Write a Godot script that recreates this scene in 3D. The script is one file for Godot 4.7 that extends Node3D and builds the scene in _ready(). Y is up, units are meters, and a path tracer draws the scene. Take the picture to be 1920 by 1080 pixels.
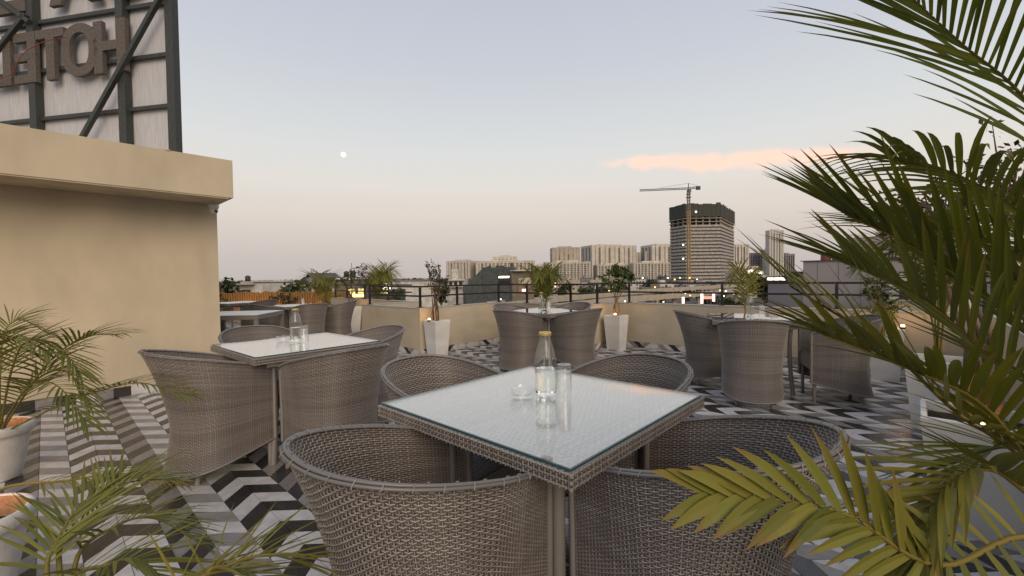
extends Node3D
# Rooftop terrace at dusk: wicker tables and tub chairs, chevron floor, planters, and a city skyline.

const DIR_A := Vector3(0.6816, 0, -0.7317)   # terrace grid, away to the right
const DIR_B := Vector3(-0.7317, 0, -0.6816)  # terrace grid, away to the left
const GRID := -0.75                          # turn of the grid about y
const TOWN := -17.0                          # street level below the terrace

var rng := RandomNumberGenerator.new()
var M := {}
var used := {}
var chair0: Node3D
var table0: Node3D
var chair_count := 0

# ---------------------------------------------------------------- mesh builder
class MB:
	var v := PackedVector3Array()
	var n := PackedVector3Array()
	var c := PackedColorArray()
	var uv := PackedVector2Array()
	var i := PackedInt32Array()
	var col := Color(1, 1, 1)
	func tri(a: Vector3, b: Vector3, d: Vector3) -> void:
		var nn := (b - a).cross(d - a)
		if nn.length_squared() < 1e-20:
			return
		nn = nn.normalized()
		var k := v.size()
		v.append_array([a, b, d]); n.append_array([nn, nn, nn]); c.append_array([col, col, col])
		uv.append_array([Vector2.ZERO, Vector2(1, 0), Vector2(1, 1)])
		i.append_array([k, k + 2, k + 1])
	func quad(a: Vector3, b: Vector3, d: Vector3, e: Vector3) -> void:
		var nn := (b - a).cross(e - a)
		if nn.length_squared() < 1e-20:
			nn = (d - b).cross(e - b)
		nn = nn.normalized()
		var k := v.size()
		v.append_array([a, b, d, e]); n.append_array([nn, nn, nn, nn]); c.append_array([col, col, col, col])
		uv.append_array([Vector2.ZERO, Vector2(1, 0), Vector2(1, 1), Vector2(0, 1)])
		i.append_array([k, k + 2, k + 1, k, k + 3, k + 2])
	func box(o: Vector3, s: Vector3, b := Basis()) -> void:
		var h := s / 2
		var p := []
		for q in [[-1, -1, 1], [1, -1, 1], [1, 1, 1], [-1, 1, 1], [-1, -1, -1], [1, -1, -1], [1, 1, -1], [-1, 1, -1]]:
			p.append(o + b * Vector3(h.x * q[0], h.y * q[1], h.z * q[2]))
		quad(p[0], p[1], p[2], p[3]); quad(p[5], p[4], p[7], p[6]); quad(p[1], p[5], p[6], p[2])
		quad(p[4], p[0], p[3], p[7]); quad(p[3], p[2], p[6], p[7]); quad(p[4], p[5], p[1], p[0])
	func bar(a: Vector3, b: Vector3, w: float, h := -1.0) -> void:
		var z := (b - a).normalized()
		var x := z.cross(Vector3.UP if absf(z.y) < 0.9 else Vector3.RIGHT).normalized()
		box((a + b) / 2, Vector3(w, w if h < 0 else h, a.distance_to(b)), Basis(x, z.cross(x), z))
	# tube along points with a radius for each, smooth normals
	func tube(p: PackedVector3Array, r: PackedFloat32Array, sides := 6, cap := true) -> void:
		var k0 := v.size()
		var m := p.size()
		var ref := Vector3.UP
		var t0 := (p[1] - p[0]).normalized()
		if absf(t0.y) > 0.9:
			ref = Vector3.RIGHT
		for a in m:
			var t := (p[mini(a + 1, m - 1)] - p[maxi(a - 1, 0)]).normalized()
			var x := t.cross(ref).normalized()
			if x.length_squared() < 0.1:
				x = t.cross(Vector3.BACK).normalized()
			ref = x.cross(t)
			for s in sides:
				var g := TAU * s / sides
				var d := x * cos(g) + ref * sin(g)
				v.append(p[a] + d * r[a]); n.append(d); c.append(col); uv.append(Vector2(float(s) / sides, a))
		for a in m - 1:
			for s in sides:
				var q := k0 + a * sides + s
				var w := k0 + a * sides + (s + 1) % sides
				i.append_array([q, w, q + sides, w, w + sides, q + sides])
		if cap:
			for e in [0, m - 1]:
				var k := v.size()
				var t := (p[1] - p[0]).normalized() * -1.0 if e == 0 else (p[m - 1] - p[m - 2]).normalized()
				v.append(p[e]); n.append(t); c.append(col); uv.append(Vector2.ZERO)
				for s in sides:
					v.append(v[k0 + e * sides + s]); n.append(t); c.append(col); uv.append(Vector2.ZERO)
				for s in sides:
					if e == 0:
						i.append_array([k, k + 1 + (s + 1) % sides, k + 1 + s])
					else:
						i.append_array([k, k + 1 + s, k + 1 + (s + 1) % sides])
	# profile of Vector2(radius, height) turned about y
	func lathe(o: Vector3, pr: PackedVector2Array, seg := 32) -> void:
		var k0 := v.size()
		var m := pr.size()
		for a in m:
			var d := pr[mini(a + 1, m - 1)] - pr[maxi(a - 1, 0)]
			var nn := Vector2(d.y, -d.x).normalized()
			for s in seg:
				var g := TAU * s / seg
				v.append(o + Vector3(cos(g) * pr[a].x, pr[a].y, sin(g) * pr[a].x))
				n.append(Vector3(cos(g) * nn.x, nn.y, sin(g) * nn.x)); c.append(col); uv.append(Vector2(float(s) / seg, a))
		for a in m - 1:
			for s in seg:
				var q := k0 + a * seg + s
				var w := k0 + a * seg + (s + 1) % seg
				i.append_array([q, w, q + seg, w, w + seg, q + seg])
	# upright prism over a plan polygon given counter-clockwise seen from above
	func prism(pl: PackedVector2Array, y0: float, y1: float, lid := true) -> void:
		var m := pl.size()
		for a in m:
			var p := pl[a]
			var q := pl[(a + 1) % m]
			quad(Vector3(p.x, y0, p.y), Vector3(p.x, y1, p.y), Vector3(q.x, y1, q.y), Vector3(q.x, y0, q.y))
		if lid:
			for t in [y0, y1]:
				for a in range(1, m - 1):
					tri(Vector3(pl[0].x, t, pl[0].y), Vector3(pl[a].x, t, pl[a].y), Vector3(pl[a + 1].x, t, pl[a + 1].y))
	func arrays() -> Array:
		var a := []
		a.resize(Mesh.ARRAY_MAX)
		a[Mesh.ARRAY_VERTEX] = v; a[Mesh.ARRAY_NORMAL] = n; a[Mesh.ARRAY_COLOR] = c; a[Mesh.ARRAY_TEX_UV] = uv; a[Mesh.ARRAY_INDEX] = i
		return a
	func mesh(m: Material) -> ArrayMesh:
		var am := ArrayMesh.new()
		am.add_surface_from_arrays(Mesh.PRIMITIVE_TRIANGLES, arrays())
		am.surface_set_material(0, m)
		return am

# ---------------------------------------------------------------- scene helpers
func numbered(s: String) -> String:
	if not used.has(s):
		used[s] = 0
		return s
	used[s] += 1
	return "%s_%03d" % [s, used[s]]

func part(called: String, m: Mesh, parent: Node3D, at := Transform3D()) -> MeshInstance3D:
	var o := MeshInstance3D.new()
	o.name = called
	o.mesh = m
	parent.add_child(o, true)
	o.transform = at
	return o

func put(called: String, b: MB, mat: Material, parent: Node3D) -> MeshInstance3D:
	return part(called, b.mesh(mat), parent)

func thing(called: String, label: String, category: String, at := Vector3.ZERO, turn := 0.0, group := "") -> Node3D:
	var o := Node3D.new()
	o.name = numbered(called)
	add_child(o)
	o.position = at
	o.rotation.y = turn
	tag(o, label, category, group)
	return o

func tag(o: Node3D, label: String, category: String, group := "") -> void:
	o.set_meta("label", label)
	o.set_meta("category", category)
	if group:
		o.set_meta("group", group)

func solo(called: String, b: MB, mat: Material, label: String, category: String, group := "") -> MeshInstance3D:
	var o := put(numbered(called), b, mat, self)
	tag(o, label, category, group)
	return o

func struct(called: String, b: MB, mat: Material) -> MeshInstance3D:
	var o := put(numbered(called), b, mat, self)
	o.set_meta("kind", "structure")
	return o

func stuff(o: Node3D) -> Node3D:
	o.set_meta("kind", "stuff")
	return o

func copy(src: Node3D, called: String, label: String, at: Vector3, turn: float) -> Node3D:
	var o: Node3D = src.duplicate()
	o.name = numbered(called)
	add_child(o)
	o.position = at
	o.rotation.y = turn
	o.set_meta("label", label)
	return o

func lin(r: float, g: float, b: float) -> Color:
	return Color(r, g, b).linear_to_srgb()

func mat(called: String, c: Color, rough := 0.8, spec := 0.5) -> StandardMaterial3D:
	var m := StandardMaterial3D.new()
	m.resource_name = called
	m.albedo_color = c
	m.roughness = rough
	m.metallic_specular = spec
	M[called] = m
	return m

func noise_tex(size: int, freq: float, oct: int, sd: int, lo: float, hi: float, kind := FastNoiseLite.TYPE_SIMPLEX_SMOOTH) -> NoiseTexture2D:
	var t := NoiseTexture2D.new()
	t.width = size; t.height = size; t.seamless = true
	var f := FastNoiseLite.new()
	f.seed = sd; f.frequency = freq; f.noise_type = kind
	f.fractal_octaves = oct
	t.noise = f
	var g := Gradient.new()
	g.set_color(0, Color(lo, lo, lo)); g.set_color(1, Color(hi, hi, hi))
	t.color_ramp = g
	return t

# a mottled surface: colour noise in the thing's own axes and fine relief
func rough_surface(m: StandardMaterial3D, tex: Texture2D, scale: float, bump: Texture2D, bump_cm: float, world := true) -> StandardMaterial3D:
	m.albedo_texture = tex
	m.uv1_triplanar = true
	m.uv1_world_triplanar = world
	m.uv1_scale = Vector3.ONE * scale
	if bump:
		m.heightmap_enabled = true
		m.heightmap_texture = bump
		m.heightmap_scale = bump_cm
	return m

func glow(called: String, c: Color, e: float) -> StandardMaterial3D:
	var m := mat(called, Color(0.8, 0.78, 0.7), 0.6)
	m.emission_enabled = true
	m.emission = c
	m.emission_energy_multiplier = e
	return m

func leaf(called: String, c: Color, back: Color) -> StandardMaterial3D:
	var m := mat(called, c, 0.5, 0.4)
	m.vertex_color_use_as_albedo = true
	m.cull_mode = BaseMaterial3D.CULL_DISABLED
	m.backlight_enabled = true
	m.backlight = back
	return m

func make_materials() -> void:
	var blot := noise_tex(512, 0.006, 4, 3, 0.86, 1.0)
	var grain := noise_tex(512, 0.05, 4, 8, 0.0, 1.0)
	var streak := noise_tex(512, 0.02, 5, 15, 0.72, 1.0)
	var stone := noise_tex(512, 0.012, 6, 21, 0.84, 1.0)
	rough_surface(mat("plaster", lin(0.60, 0.51, 0.365), 0.85), blot, 0.45, grain, 0.12).uv1_scale = Vector3(0.7, 0.26, 0.7)
	rough_surface(mat("parapet", lin(0.54, 0.465, 0.345), 0.85), blot, 0.6, grain, 0.1)
	rough_surface(mat("coping", lin(0.56, 0.52, 0.45), 0.8), streak, 1.5, grain, 0.1)
	rough_surface(mat("tile_white", lin(0.68, 0.665, 0.65), 0.34), stone, 1.3, null, 0)
	rough_surface(mat("tile_white_b", lin(0.62, 0.605, 0.59), 0.38), stone, 1.7, null, 0)
	rough_surface(mat("tile_grey", lin(0.27, 0.253, 0.243), 0.34), stone, 1.9, null, 0)
	rough_surface(mat("tile_grey_b", lin(0.315, 0.297, 0.285), 0.34), stone, 1.1, null, 0)
	rough_surface(mat("tile_black", lin(0.036, 0.034, 0.032), 0.26), stone, 2.3, null, 0)
	rough_surface(mat("tile_black_b", lin(0.046, 0.042, 0.038), 0.3), stone, 1.4, null, 0)
	var wear := noise_tex(512, 0.008, 5, 52, 0.55, 1.0)
	for k in ["tile_white", "tile_white_b", "tile_grey", "tile_grey_b", "tile_black", "tile_black_b"]:
		M[k].roughness_texture = wear
		M[k].roughness *= 1.35
	mat("grout", lin(0.27, 0.25, 0.23), 0.9)
	mat("wicker", lin(0.45, 0.422, 0.40), 0.34, 0.65).vertex_color_use_as_albedo = true
	mat("wicker_b", lin(0.43, 0.407, 0.39), 0.42, 0.6).vertex_color_use_as_albedo = true
	mat("wicker_c", lin(0.49, 0.465, 0.455), 0.38, 0.6).vertex_color_use_as_albedo = true
	mat("board", lin(0.46, 0.41, 0.35), 0.8)
	mat("wicker_pale", lin(0.46, 0.43, 0.385), 0.6).vertex_color_use_as_albedo = true
	mat("underside", lin(0.05, 0.045, 0.04), 0.8)
	var g := mat("glass", Color(0.93, 0.96, 0.96, 0.04), 0.0)
	g.transparency = BaseMaterial3D.TRANSPARENCY_ALPHA
	g = mat("ware", Color(0.9, 0.95, 0.95, 0.05), 0.0, 0.62)
	g.transparency = BaseMaterial3D.TRANSPARENCY_ALPHA
	g = mat("glass_edge", lin(0.03, 0.075, 0.085), 0.08, 0.6)
	g = mat("solid_glass", Color(0.95, 0.98, 0.98, 0.0), 0.0)
	g.refraction_enabled = true
	g.refraction_scale = 0.05
	g = mat("water", Color(0.97, 0.99, 0.98, 0.0), 0.0)
	g.refraction_enabled = true
	g.refraction_scale = 0.033
	mat("gold", lin(0.55, 0.42, 0.14), 0.35).metallic = 0.4
	rough_surface(mat("pot_white", lin(0.74, 0.73, 0.70), 0.45), blot, 0.9, null, 0)
	rough_surface(mat("pot_clay_white", lin(0.68, 0.66, 0.62), 0.8), blot, 2.2, grain, 0.15)
	rough_surface(mat("terracotta", lin(0.36, 0.22, 0.15), 0.85), streak, 3.0, grain, 0.1)
	rough_surface(mat("soil", lin(0.06, 0.04, 0.025), 1.0), streak, 6.0, grain, 1.0)
	mat("black_metal", lin(0.012, 0.011, 0.011), 0.5)
	rough_surface(mat("steel", lin(0.055, 0.062, 0.058), 0.6), streak, 1.6, null, 0)
	var f := rough_surface(mat("flex", lin(0.66, 0.66, 0.69), 0.7), noise_tex(512, 0.03, 5, 33, 0.86, 1.0), 0.7, null, 0)
	f.uv1_scale = Vector3(2.2, 0.16, 2.2)
	f.backlight_enabled = true
	f.backlight = Color(0.5, 0.5, 0.5)
	rough_surface(mat("letters", lin(0.155, 0.13, 0.112), 0.8), streak, 2.0, null, 0)
	mat("red_wire", lin(0.25, 0.04, 0.03), 0.6)
	rough_surface(mat("bark", lin(0.21, 0.14, 0.085), 0.9), streak, 8.0, grain, 0.4)
	rough_surface(mat("dry_twig", lin(0.15, 0.09, 0.05), 0.9), streak, 8.0, null, 0)
	mat("stem", lin(0.16, 0.17, 0.04), 0.6)
	leaf("palm", lin(1, 1, 1), Color(0.62, 0.66, 0.3))
	leaf("foliage", lin(1, 1, 1), Color(0.3, 0.34, 0.12))
	rough_surface(mat("bamboo", lin(0.46, 0.26, 0.085), 0.7), streak, 4.0, null, 0)
	glow("bulb", Color(1.0, 0.8, 0.52), 6.0)
	glow("lamp_white", Color(1.0, 0.95, 0.85), 3.0)
	glow("lamp_warm", Color(1.0, 0.78, 0.4), 2.6)
	glow("lamp_pink", Color(1.0, 0.72, 0.72), 2.2)
	glow("lamp_red", Color(0.9, 0.2, 0.18), 0.4)
	glow("sign_yellow", Color(1.0, 0.86, 0.4), 0.65)
	glow("moon_glow", Color(1.0, 0.98, 0.96), 1.15)
	# the town
	rough_surface(mat("ground", lin(0.15, 0.135, 0.11), 0.95), noise_tex(512, 0.02, 5, 41, 0.55, 1.0), 0.01, null, 0)
	rough_surface(mat("tan_wall", lin(0.46, 0.405, 0.33), 0.85), blot, 0.02, null, 0)
	rough_surface(mat("tan_pale", lin(0.63, 0.575, 0.49), 0.85), blot, 0.02, null, 0)
	rough_surface(mat("grey_wall", lin(0.31, 0.285, 0.29), 0.85), blot, 0.05, null, 0)
	rough_surface(mat("grey_dark", lin(0.11, 0.105, 0.10), 0.85), streak, 0.05, null, 0)
	rough_surface(mat("teal_wall", lin(0.10, 0.115, 0.11), 0.8), streak, 0.06, null, 0)
	rough_surface(mat("brown_wall", lin(0.24, 0.195, 0.15), 0.85), streak, 0.06, null, 0)
	rough_surface(mat("white_wall", lin(0.72, 0.69, 0.63), 0.85), streak, 0.06, null, 0)
	rough_surface(mat("concrete", lin(0.44, 0.385, 0.30), 0.9), blot, 0.08, null, 0)
	rough_surface(mat("spandrel", lin(0.52, 0.47, 0.42), 0.6), streak, 0.03, null, 0)
	mat("window_dark", lin(0.03, 0.03, 0.033), 0.15)
	mat("band_glass", lin(0.11, 0.10, 0.10), 0.2, 0.6)
	mat("window_tint", lin(0.10, 0.09, 0.085), 0.3)
	mat("netting", lin(0.06, 0.062, 0.052), 0.9)
	mat("crane_yellow", lin(0.32, 0.22, 0.10), 0.7)
	mat("crane_grey", lin(0.16, 0.15, 0.14), 0.7)
	mat("tank_red", lin(0.20, 0.045, 0.035), 0.5)
	mat("tank_black", lin(0.03, 0.03, 0.03), 0.5)
	mat("asphalt", lin(0.06, 0.058, 0.056), 0.9)
	mat("camera_white", lin(0.62, 0.6, 0.56), 0.4)

# ---------------------------------------------------------------- tub chair
const RIM := [0.290, 0.366, 0.226]
const WAIST := [0.243, 0.235, 0.222]
const FOOT := [0.266, 0.292, 0.226]
const ARM := 0.253

# outline of one level of the chair: u runs 0..1 from the left arm round the back to the right arm; x to the right, y forward
func outline(d: Array, u: float) -> Vector2:
	var k := 0.19
	if u < k or u > 1 - k:
		var t := (1.0 - u / k) if u < k else (u - 1 + k) / k
		var s: float = lerpf(d[0], d[2], pow(t, 1.5))
		return Vector2(-s if u < k else s, ARM * t)
	var g := lerpf(-PI / 2, PI / 2, (u - k) / (1 - 2 * k))
	return Vector2(d[0] * signf(sin(g)) * pow(absf(sin(g)), 0.86), -d[1] * pow(absf(cos(g)), 0.86))

func chair_top(u: float) -> float:
	var p := outline(RIM, u)
	return 0.639 + 0.162 * pow(clampf((ARM - p.y) / (ARM + RIM[1]), 0, 1), 0.805)

func chair_hem(u: float) -> float:
	var p := outline(FOOT, u)
	return 0.175 - 0.12 * clampf((ARM - p.y) / (ARM + FOOT[1]), 0, 1)

func shell(u: float, w: float) -> Vector3:
	var top := chair_top(u)
	var h := lerpf(chair_hem(u), top, w)
	var p: Vector2
	if h > 0.3:
		p = outline(WAIST, u).lerp(outline(RIM, u), pow((h - 0.3) / (top - 0.3), 1.6))
	else:
		p = outline(WAIST, u).lerp(outline(FOOT, u), pow((0.3 - h) / 0.3, 1.5))
	return Vector3(p.x, h, -p.y)

func ringed(b: MB, p0: Vector3, p1: Vector3, r: float, pitch: float, sides := 7) -> void:
	var m := int(p0.distance_to(p1) / pitch)
	var p := PackedVector3Array()
	var q := PackedFloat32Array()
	for k in m * 2 + 1:
		p.append(p0.lerp(p1, k / (m * 2.0)))
		q.append(r * (1.0 if k % 2 else 0.8))
	b.tube(p, q, sides)

func tone(lo: float, hi: float) -> Color:
	var t := rng.randf_range(lo, hi)
	return Color(t, t * rng.randf_range(0.97, 1.0), t * rng.randf_range(0.93, 1.0))

func wtone(lo: float, hi: float) -> Color:
	return tone(lo * 0.47, hi * 0.47)

func make_chair() -> Node3D:
	var t := Node3D.new()
	var rows := 172
	var stakes := 104
	var seg := stakes * 2
	# sample the surface and its normal once
	var pos := []
	var nor := []
	for j in rows + 1:
		var a := PackedVector3Array()
		for s in seg + 1:
			a.append(shell(float(s) / seg, float(j) / rows))
		pos.append(a)
	for j in rows + 1:
		var a := PackedVector3Array()
		for s in seg + 1:
			var du: Vector3 = pos[j][mini(s + 1, seg)] - pos[j][maxi(s - 1, 0)]
			var dv: Vector3 = pos[mini(j + 1, rows)][s] - pos[maxi(j - 1, 0)][s]
			a.append(du.cross(dv).normalized())
		nor.append(a)
	var b := MB.new()
	# long strands coloured taupe and dark brown in turn, over and under the stakes
	for j in range(0, rows):
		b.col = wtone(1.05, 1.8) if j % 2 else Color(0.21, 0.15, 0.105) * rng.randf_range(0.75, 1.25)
		var k0 := b.v.size()
		for s in seg + 1:
			var c0: Vector3 = (pos[j][s] + pos[j + 1][s]) / 2
			var nn: Vector3 = nor[j][s]
			var up: Vector3 = (pos[j + 1][s] - pos[j][s])
			var hh := up.length() * (0.52 if j % 2 else 0.6)
			up = up.normalized()
			var side := 0.0
			if s % 2 == 1:
				side = 1.0 if ((s - 1) / 2 + j / 2) % 2 == 0 else -1.0
			var o := c0 + nn * side * (0.0034 if j % 2 else 0.0008)
			for q in [[up, hh], [nn, 0.0016], [-up, hh], [-nn, 0.0016]]:
				b.v.append(o + q[0] * q[1]); b.n.append(q[0]); b.c.append(b.col); b.uv.append(Vector2.ZERO)
		for s in seg:
			for q in 4:
				var x := k0 + s * 4 + q
				var y := k0 + s * 4 + (q + 1) % 4
				b.i.append_array([x, x + 4, y, y, x + 4, y + 4])
	# stakes
	for m in stakes:
		b.col = wtone(1.1, 1.9)
		var s := m * 2 + 1
		var k0 := b.v.size()
		for j in rows:
			var side := -1.0 if (m + j / 2) % 2 == 0 else 1.0
			var c0: Vector3 = (pos[j][s] + pos[j + 1][s]) / 2
			var nn: Vector3 = nor[j][s]
			var du: Vector3 = (pos[j][s + 1] - pos[j][s - 1]).normalized()
			var o := c0 + nn * side * 0.0038
			for q in [[du, 0.0017], [nn, 0.0014], [-du, 0.0017], [-nn, 0.0014]]:
				b.v.append(o + q[0] * q[1]); b.n.append(q[0]); b.c.append(b.col); b.uv.append(Vector2.ZERO)
		for j in rows - 1:
			for q in 4:
				var x := k0 + j * 4 + q
				var y := k0 + j * 4 + (q + 1) % 4
				b.i.append_array([x, y, x + 4, y, y + 4, x + 4])
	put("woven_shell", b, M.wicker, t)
	# rim: three strands side by side, bound with wraps
	b = MB.new()
	for k in 3:
		b.col = wtone(0.75, 1.05)
		var p := PackedVector3Array()
		var r := PackedFloat32Array()
		for s in seg + 1:
			var nn: Vector3 = nor[rows][s]
			p.append(pos[rows][s] + nn * (k - 1) * 0.0068 + Vector3.UP * (0.0045 if k == 1 else 0.0))
			r.append(0.0046)
		b.tube(p, r, 6)
	for s in range(0, seg, 4):
		b.col = wtone(0.95, 1.3)
		var o: Vector3 = pos[rows][s]
		var nn: Vector3 = nor[rows][s]
		var du: Vector3 = (pos[rows][mini(s + 1, seg)] - o).normalized()
		var f := -1.0 if (s / 4) % 2 else 1.0
		var p := PackedVector3Array([o + nn * f * 0.0122 + Vector3.DOWN * 0.003, o + nn * f * 0.0108 + Vector3.UP * 0.0045 + du * 0.003, o + nn * f * 0.003 + Vector3.UP * 0.0092 + du * 0.006])
		b.tube(p, PackedFloat32Array([0.0019, 0.0019, 0.0018]), 4)
	put("rim", b, M.wicker, t)
	# hem strand
	b = MB.new()
	b.col = wtone(0.8, 1.0)
	var hp := PackedVector3Array()
	var hr := PackedFloat32Array()
	for s in range(0, seg + 1, 2):
		hp.append(pos[0][s]); hr.append(0.008)
	b.tube(hp, hr, 6)
	put("hem", b, M.wicker, t)
	# front posts of the arms
	for s in [0, seg]:
		b = MB.new()
		b.col = Color(0.52, 0.5, 0.48)
		for j in range(0, rows - 1):
			if j % 9 == 0:
				var e := mini(j + 9, rows)
				ringed(b, pos[j][s], pos[e][s], 0.0135, 0.009)
		put("arm_post", b, M.wicker, t)
	# seat and front panel
	b = MB.new()
	var n := 62
	for k in n:
		var y := lerpf(-0.24, ARM - 0.005, (k + 0.5) / n)
		var w := 0.0
		for q in 61:
			var g := outline(WAIST, 0.19 + 0.31 * q / 60.0) if y < 0 else Vector2(lerpf(-WAIST[0], -WAIST[2], pow(y / ARM, 1.5)), y)
			if absf(g.y - y) < 0.012:
				w = maxf(w, -g.x)
		if w < 0.03:
			continue
		b.col = wtone(0.6, 1.05)
		var p := PackedVector3Array()
		var r := PackedFloat32Array()
		for q in 25:
			p.append(Vector3(lerpf(-w, w, q / 24.0), 0.405 + (0.0022 if (q + k) % 2 else -0.0022), -y)); r.append(0.0042)
		b.tube(p, r, 4)
	for k in 12:
		b.col = wtone(0.6, 1.05)
		b.bar(Vector3(-0.22, 0.395 - k * 0.009, -ARM + 0.006), Vector3(0.22, 0.395 - k * 0.009, -ARM + 0.006), 0.005, 0.0075)
	put("seat", b, M.wicker, t)
	b = MB.new()
	var plan := PackedVector2Array()
	for q in 33:
		var g := outline(WAIST, 1.0 - q / 32.0) * 0.96
		plan.append(Vector2(g.x, -g.y))
	b.prism(plan, 0.375, 0.395)
	put("seat_board", b, M.board, t)
	for q in [[-0.14, 0.125, 0.035], [0.14, 0.125, 0.035], [-0.205, -0.225, 0.0], [0.205, -0.225, 0.0]]:
		b = MB.new()
		b.col = Color(0.52, 0.5, 0.48)
		ringed(b, Vector3(q[0] * 1.02, 0.0, q[1] + q[2]), Vector3(q[0], 0.30, q[1]), 0.0165, 0.012)
		put("leg", b, M.wicker, t)
	return t

func chair(label: String, x: float, z: float, yaw_deg: float) -> Node3D:
	var o: Node3D
	if chair_count == 0:
		chair0 = make_chair()
		o = chair0
	else:
		o = chair0.duplicate()
	chair_count += 1
	o.name = numbered("tub_chair")
	add_child(o)
	o.position = Vector3(x, 0, z)
	o.rotation.y = -deg_to_rad(yaw_deg)
	for c in o.get_children():
		if c is MeshInstance3D and c.mesh.surface_get_material(0) == M.wicker:
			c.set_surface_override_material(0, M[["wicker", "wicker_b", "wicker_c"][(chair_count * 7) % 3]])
	tag(o, label, "chair", "grey wicker tub chairs")
	return o

# ---------------------------------------------------------------- table with glass top
func make_table(side: float) -> Node3D:
	var t := Node3D.new()
	var h := side / 2
	var b := MB.new()
	# woven field below the glass
	var n := int(side / 0.0105)
	var cross := 44
	for k in n:
		b.col = tone(0.72, 1.05)
		var x := lerpf(-h + 0.012, h - 0.012, (k + 0.5) / n)
		var k0 := b.v.size()
		for q in cross * 2 + 1:
			var z := lerpf(-h + 0.01, h - 0.01, q / (cross * 2.0))
			var y := 0.7275
			if q % 2:
				y += 0.0016 if ((q - 1) / 2 + k) % 2 else -0.0016
			for e in [[-0.0048, -0.0016, Vector3(-0.8, 0.6, 0)], [0.0, 0.0006, Vector3.UP], [0.0048, -0.0016, Vector3(0.8, 0.6, 0)]]:
				b.v.append(Vector3(x + e[0], y + e[1], z)); b.n.append(e[2]); b.c.append(b.col); b.uv.append(Vector2.ZERO)
		for q in cross * 2:
			for e in 2:
				var a := k0 + q * 3 + e
				b.i.append_array([a, a + 1, a + 3, a + 1, a + 4, a + 3])
	for q in cross:
		b.col = tone(0.7, 1.0)
		var z := lerpf(-h + 0.01, h - 0.01, (q * 2 + 1) / (cross * 2.0))
		var p := PackedVector3Array()
		var r := PackedFloat32Array()
		for k in n:
			p.append(Vector3(lerpf(-h + 0.012, h - 0.012, (k + 0.5) / n), 0.7265 + (-0.0016 if (q + k) % 2 else 0.0018), z)); r.append(0.0019)
		b.tube(p, r, 4, false)
	put("woven_top", b, M.wicker_pale, t)
	b = MB.new()
	b.box(Vector3(0, 0.707, 0), Vector3(side - 0.03, 0.031, side - 0.03))
	b.box(Vector3(0, 0.669, 0), Vector3(side - 0.22, 0.044, side - 0.22))
	put("board", b, M.board, t)
	# woven edge: four courses with ticks, on each side
	for f in 4:
		b = MB.new()
		var turn := Basis(Vector3.UP, f * PI / 2)
		for k in 5:
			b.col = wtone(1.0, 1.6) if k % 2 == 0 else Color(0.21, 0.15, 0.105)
			var p := PackedVector3Array()
			var r := PackedFloat32Array()
			for q in 97:
				var o := 0.0022 if (q + k) % 2 else -0.0022
				p.append(turn * Vector3(lerpf(-h, h, q / 96.0), 0.6945 + k * 0.0082, h - 0.006 + o)); r.append(0.0035)
			b.tube(p, r, 5)
		for q in 97:
			b.col = wtone(1.0, 1.7)
			for k in 5:
				if (q + k) % 2 == 0:
					var o := turn * Vector3(lerpf(-h, h, q / 96.0), 0.6945 + k * 0.0082, h - 0.0022)
					b.box(o, Vector3(0.0032, 0.0085, 0.0026), turn)
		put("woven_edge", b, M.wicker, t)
	# glass sheet with its dark cut edge
	b = MB.new()
	var e := h - 0.008
	b.quad(Vector3(-e, 0.7405, e), Vector3(e, 0.7405, e), Vector3(e, 0.7405, -e), Vector3(-e, 0.7405, -e))
	b.quad(Vector3(-e, 0.7335, -e), Vector3(e, 0.7335, -e), Vector3(e, 0.7335, e), Vector3(-e, 0.7335, e))
	b.quad(Vector3(-e, 0.7375, e), Vector3(e, 0.7375, e), Vector3(e, 0.7375, -e), Vector3(-e, 0.7375, -e))  # inner pair of faces added only to strengthen the sky reflection
	b.quad(Vector3(-e, 0.7365, -e), Vector3(e, 0.7365, -e), Vector3(e, 0.7365, e), Vector3(-e, 0.7365, e))
	var gl := put("glass_top", b, M.glass, t)
	b = MB.new()
	for f in 4:
		var turn := Basis(Vector3.UP, f * PI / 2)
		b.quad(turn * Vector3(-e, 0.7335, e), turn * Vector3(e, 0.7335, e), turn * Vector3(e, 0.7405, e), turn * Vector3(-e, 0.7405, e))
		b.quad(turn * Vector3(-e, 0.7408, e), turn * Vector3(e, 0.7408, e), turn * Vector3(e - 0.005, 0.7408, e - 0.005), turn * Vector3(-e + 0.005, 0.7408, e - 0.005))
	put("glass_edge", b, M.glass_edge, gl)
	for q in [[1, 1], [-1, 1], [-1, -1], [1, -1]]:
		b = MB.new()
		b.col = Color(0.52, 0.5, 0.48)
		var p := PackedVector3Array()
		var r := PackedFloat32Array()
		for k in 111:
			var y := 0.66 * k / 110.0
			var s := 0.262 + 0.035 * pow(1.0 - y / 0.66, 2) + 0.02 * pow(y / 0.66, 3)
			p.append(Vector3(q[0] * s, y, q[1] * s)); r.append(0.0215 if k % 2 else 0.018)
		b.tube(p, r, 8)
		put("leg", b, M.wicker, t)
	return t

func table(label: String, x: float, z: float, yaw_deg: float) -> Node3D:
	var o: Node3D
	if table0 == null:
		table0 = make_table(0.88)
		o = table0
	else:
		o = table0.duplicate()
	o.name = numbered("glass_top_table")
	add_child(o)
	o.position = Vector3(x, 0, z)
	o.rotation.y = -deg_to_rad(yaw_deg)
	tag(o, label, "table", "square wicker tables with glass tops")
	return o

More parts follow.
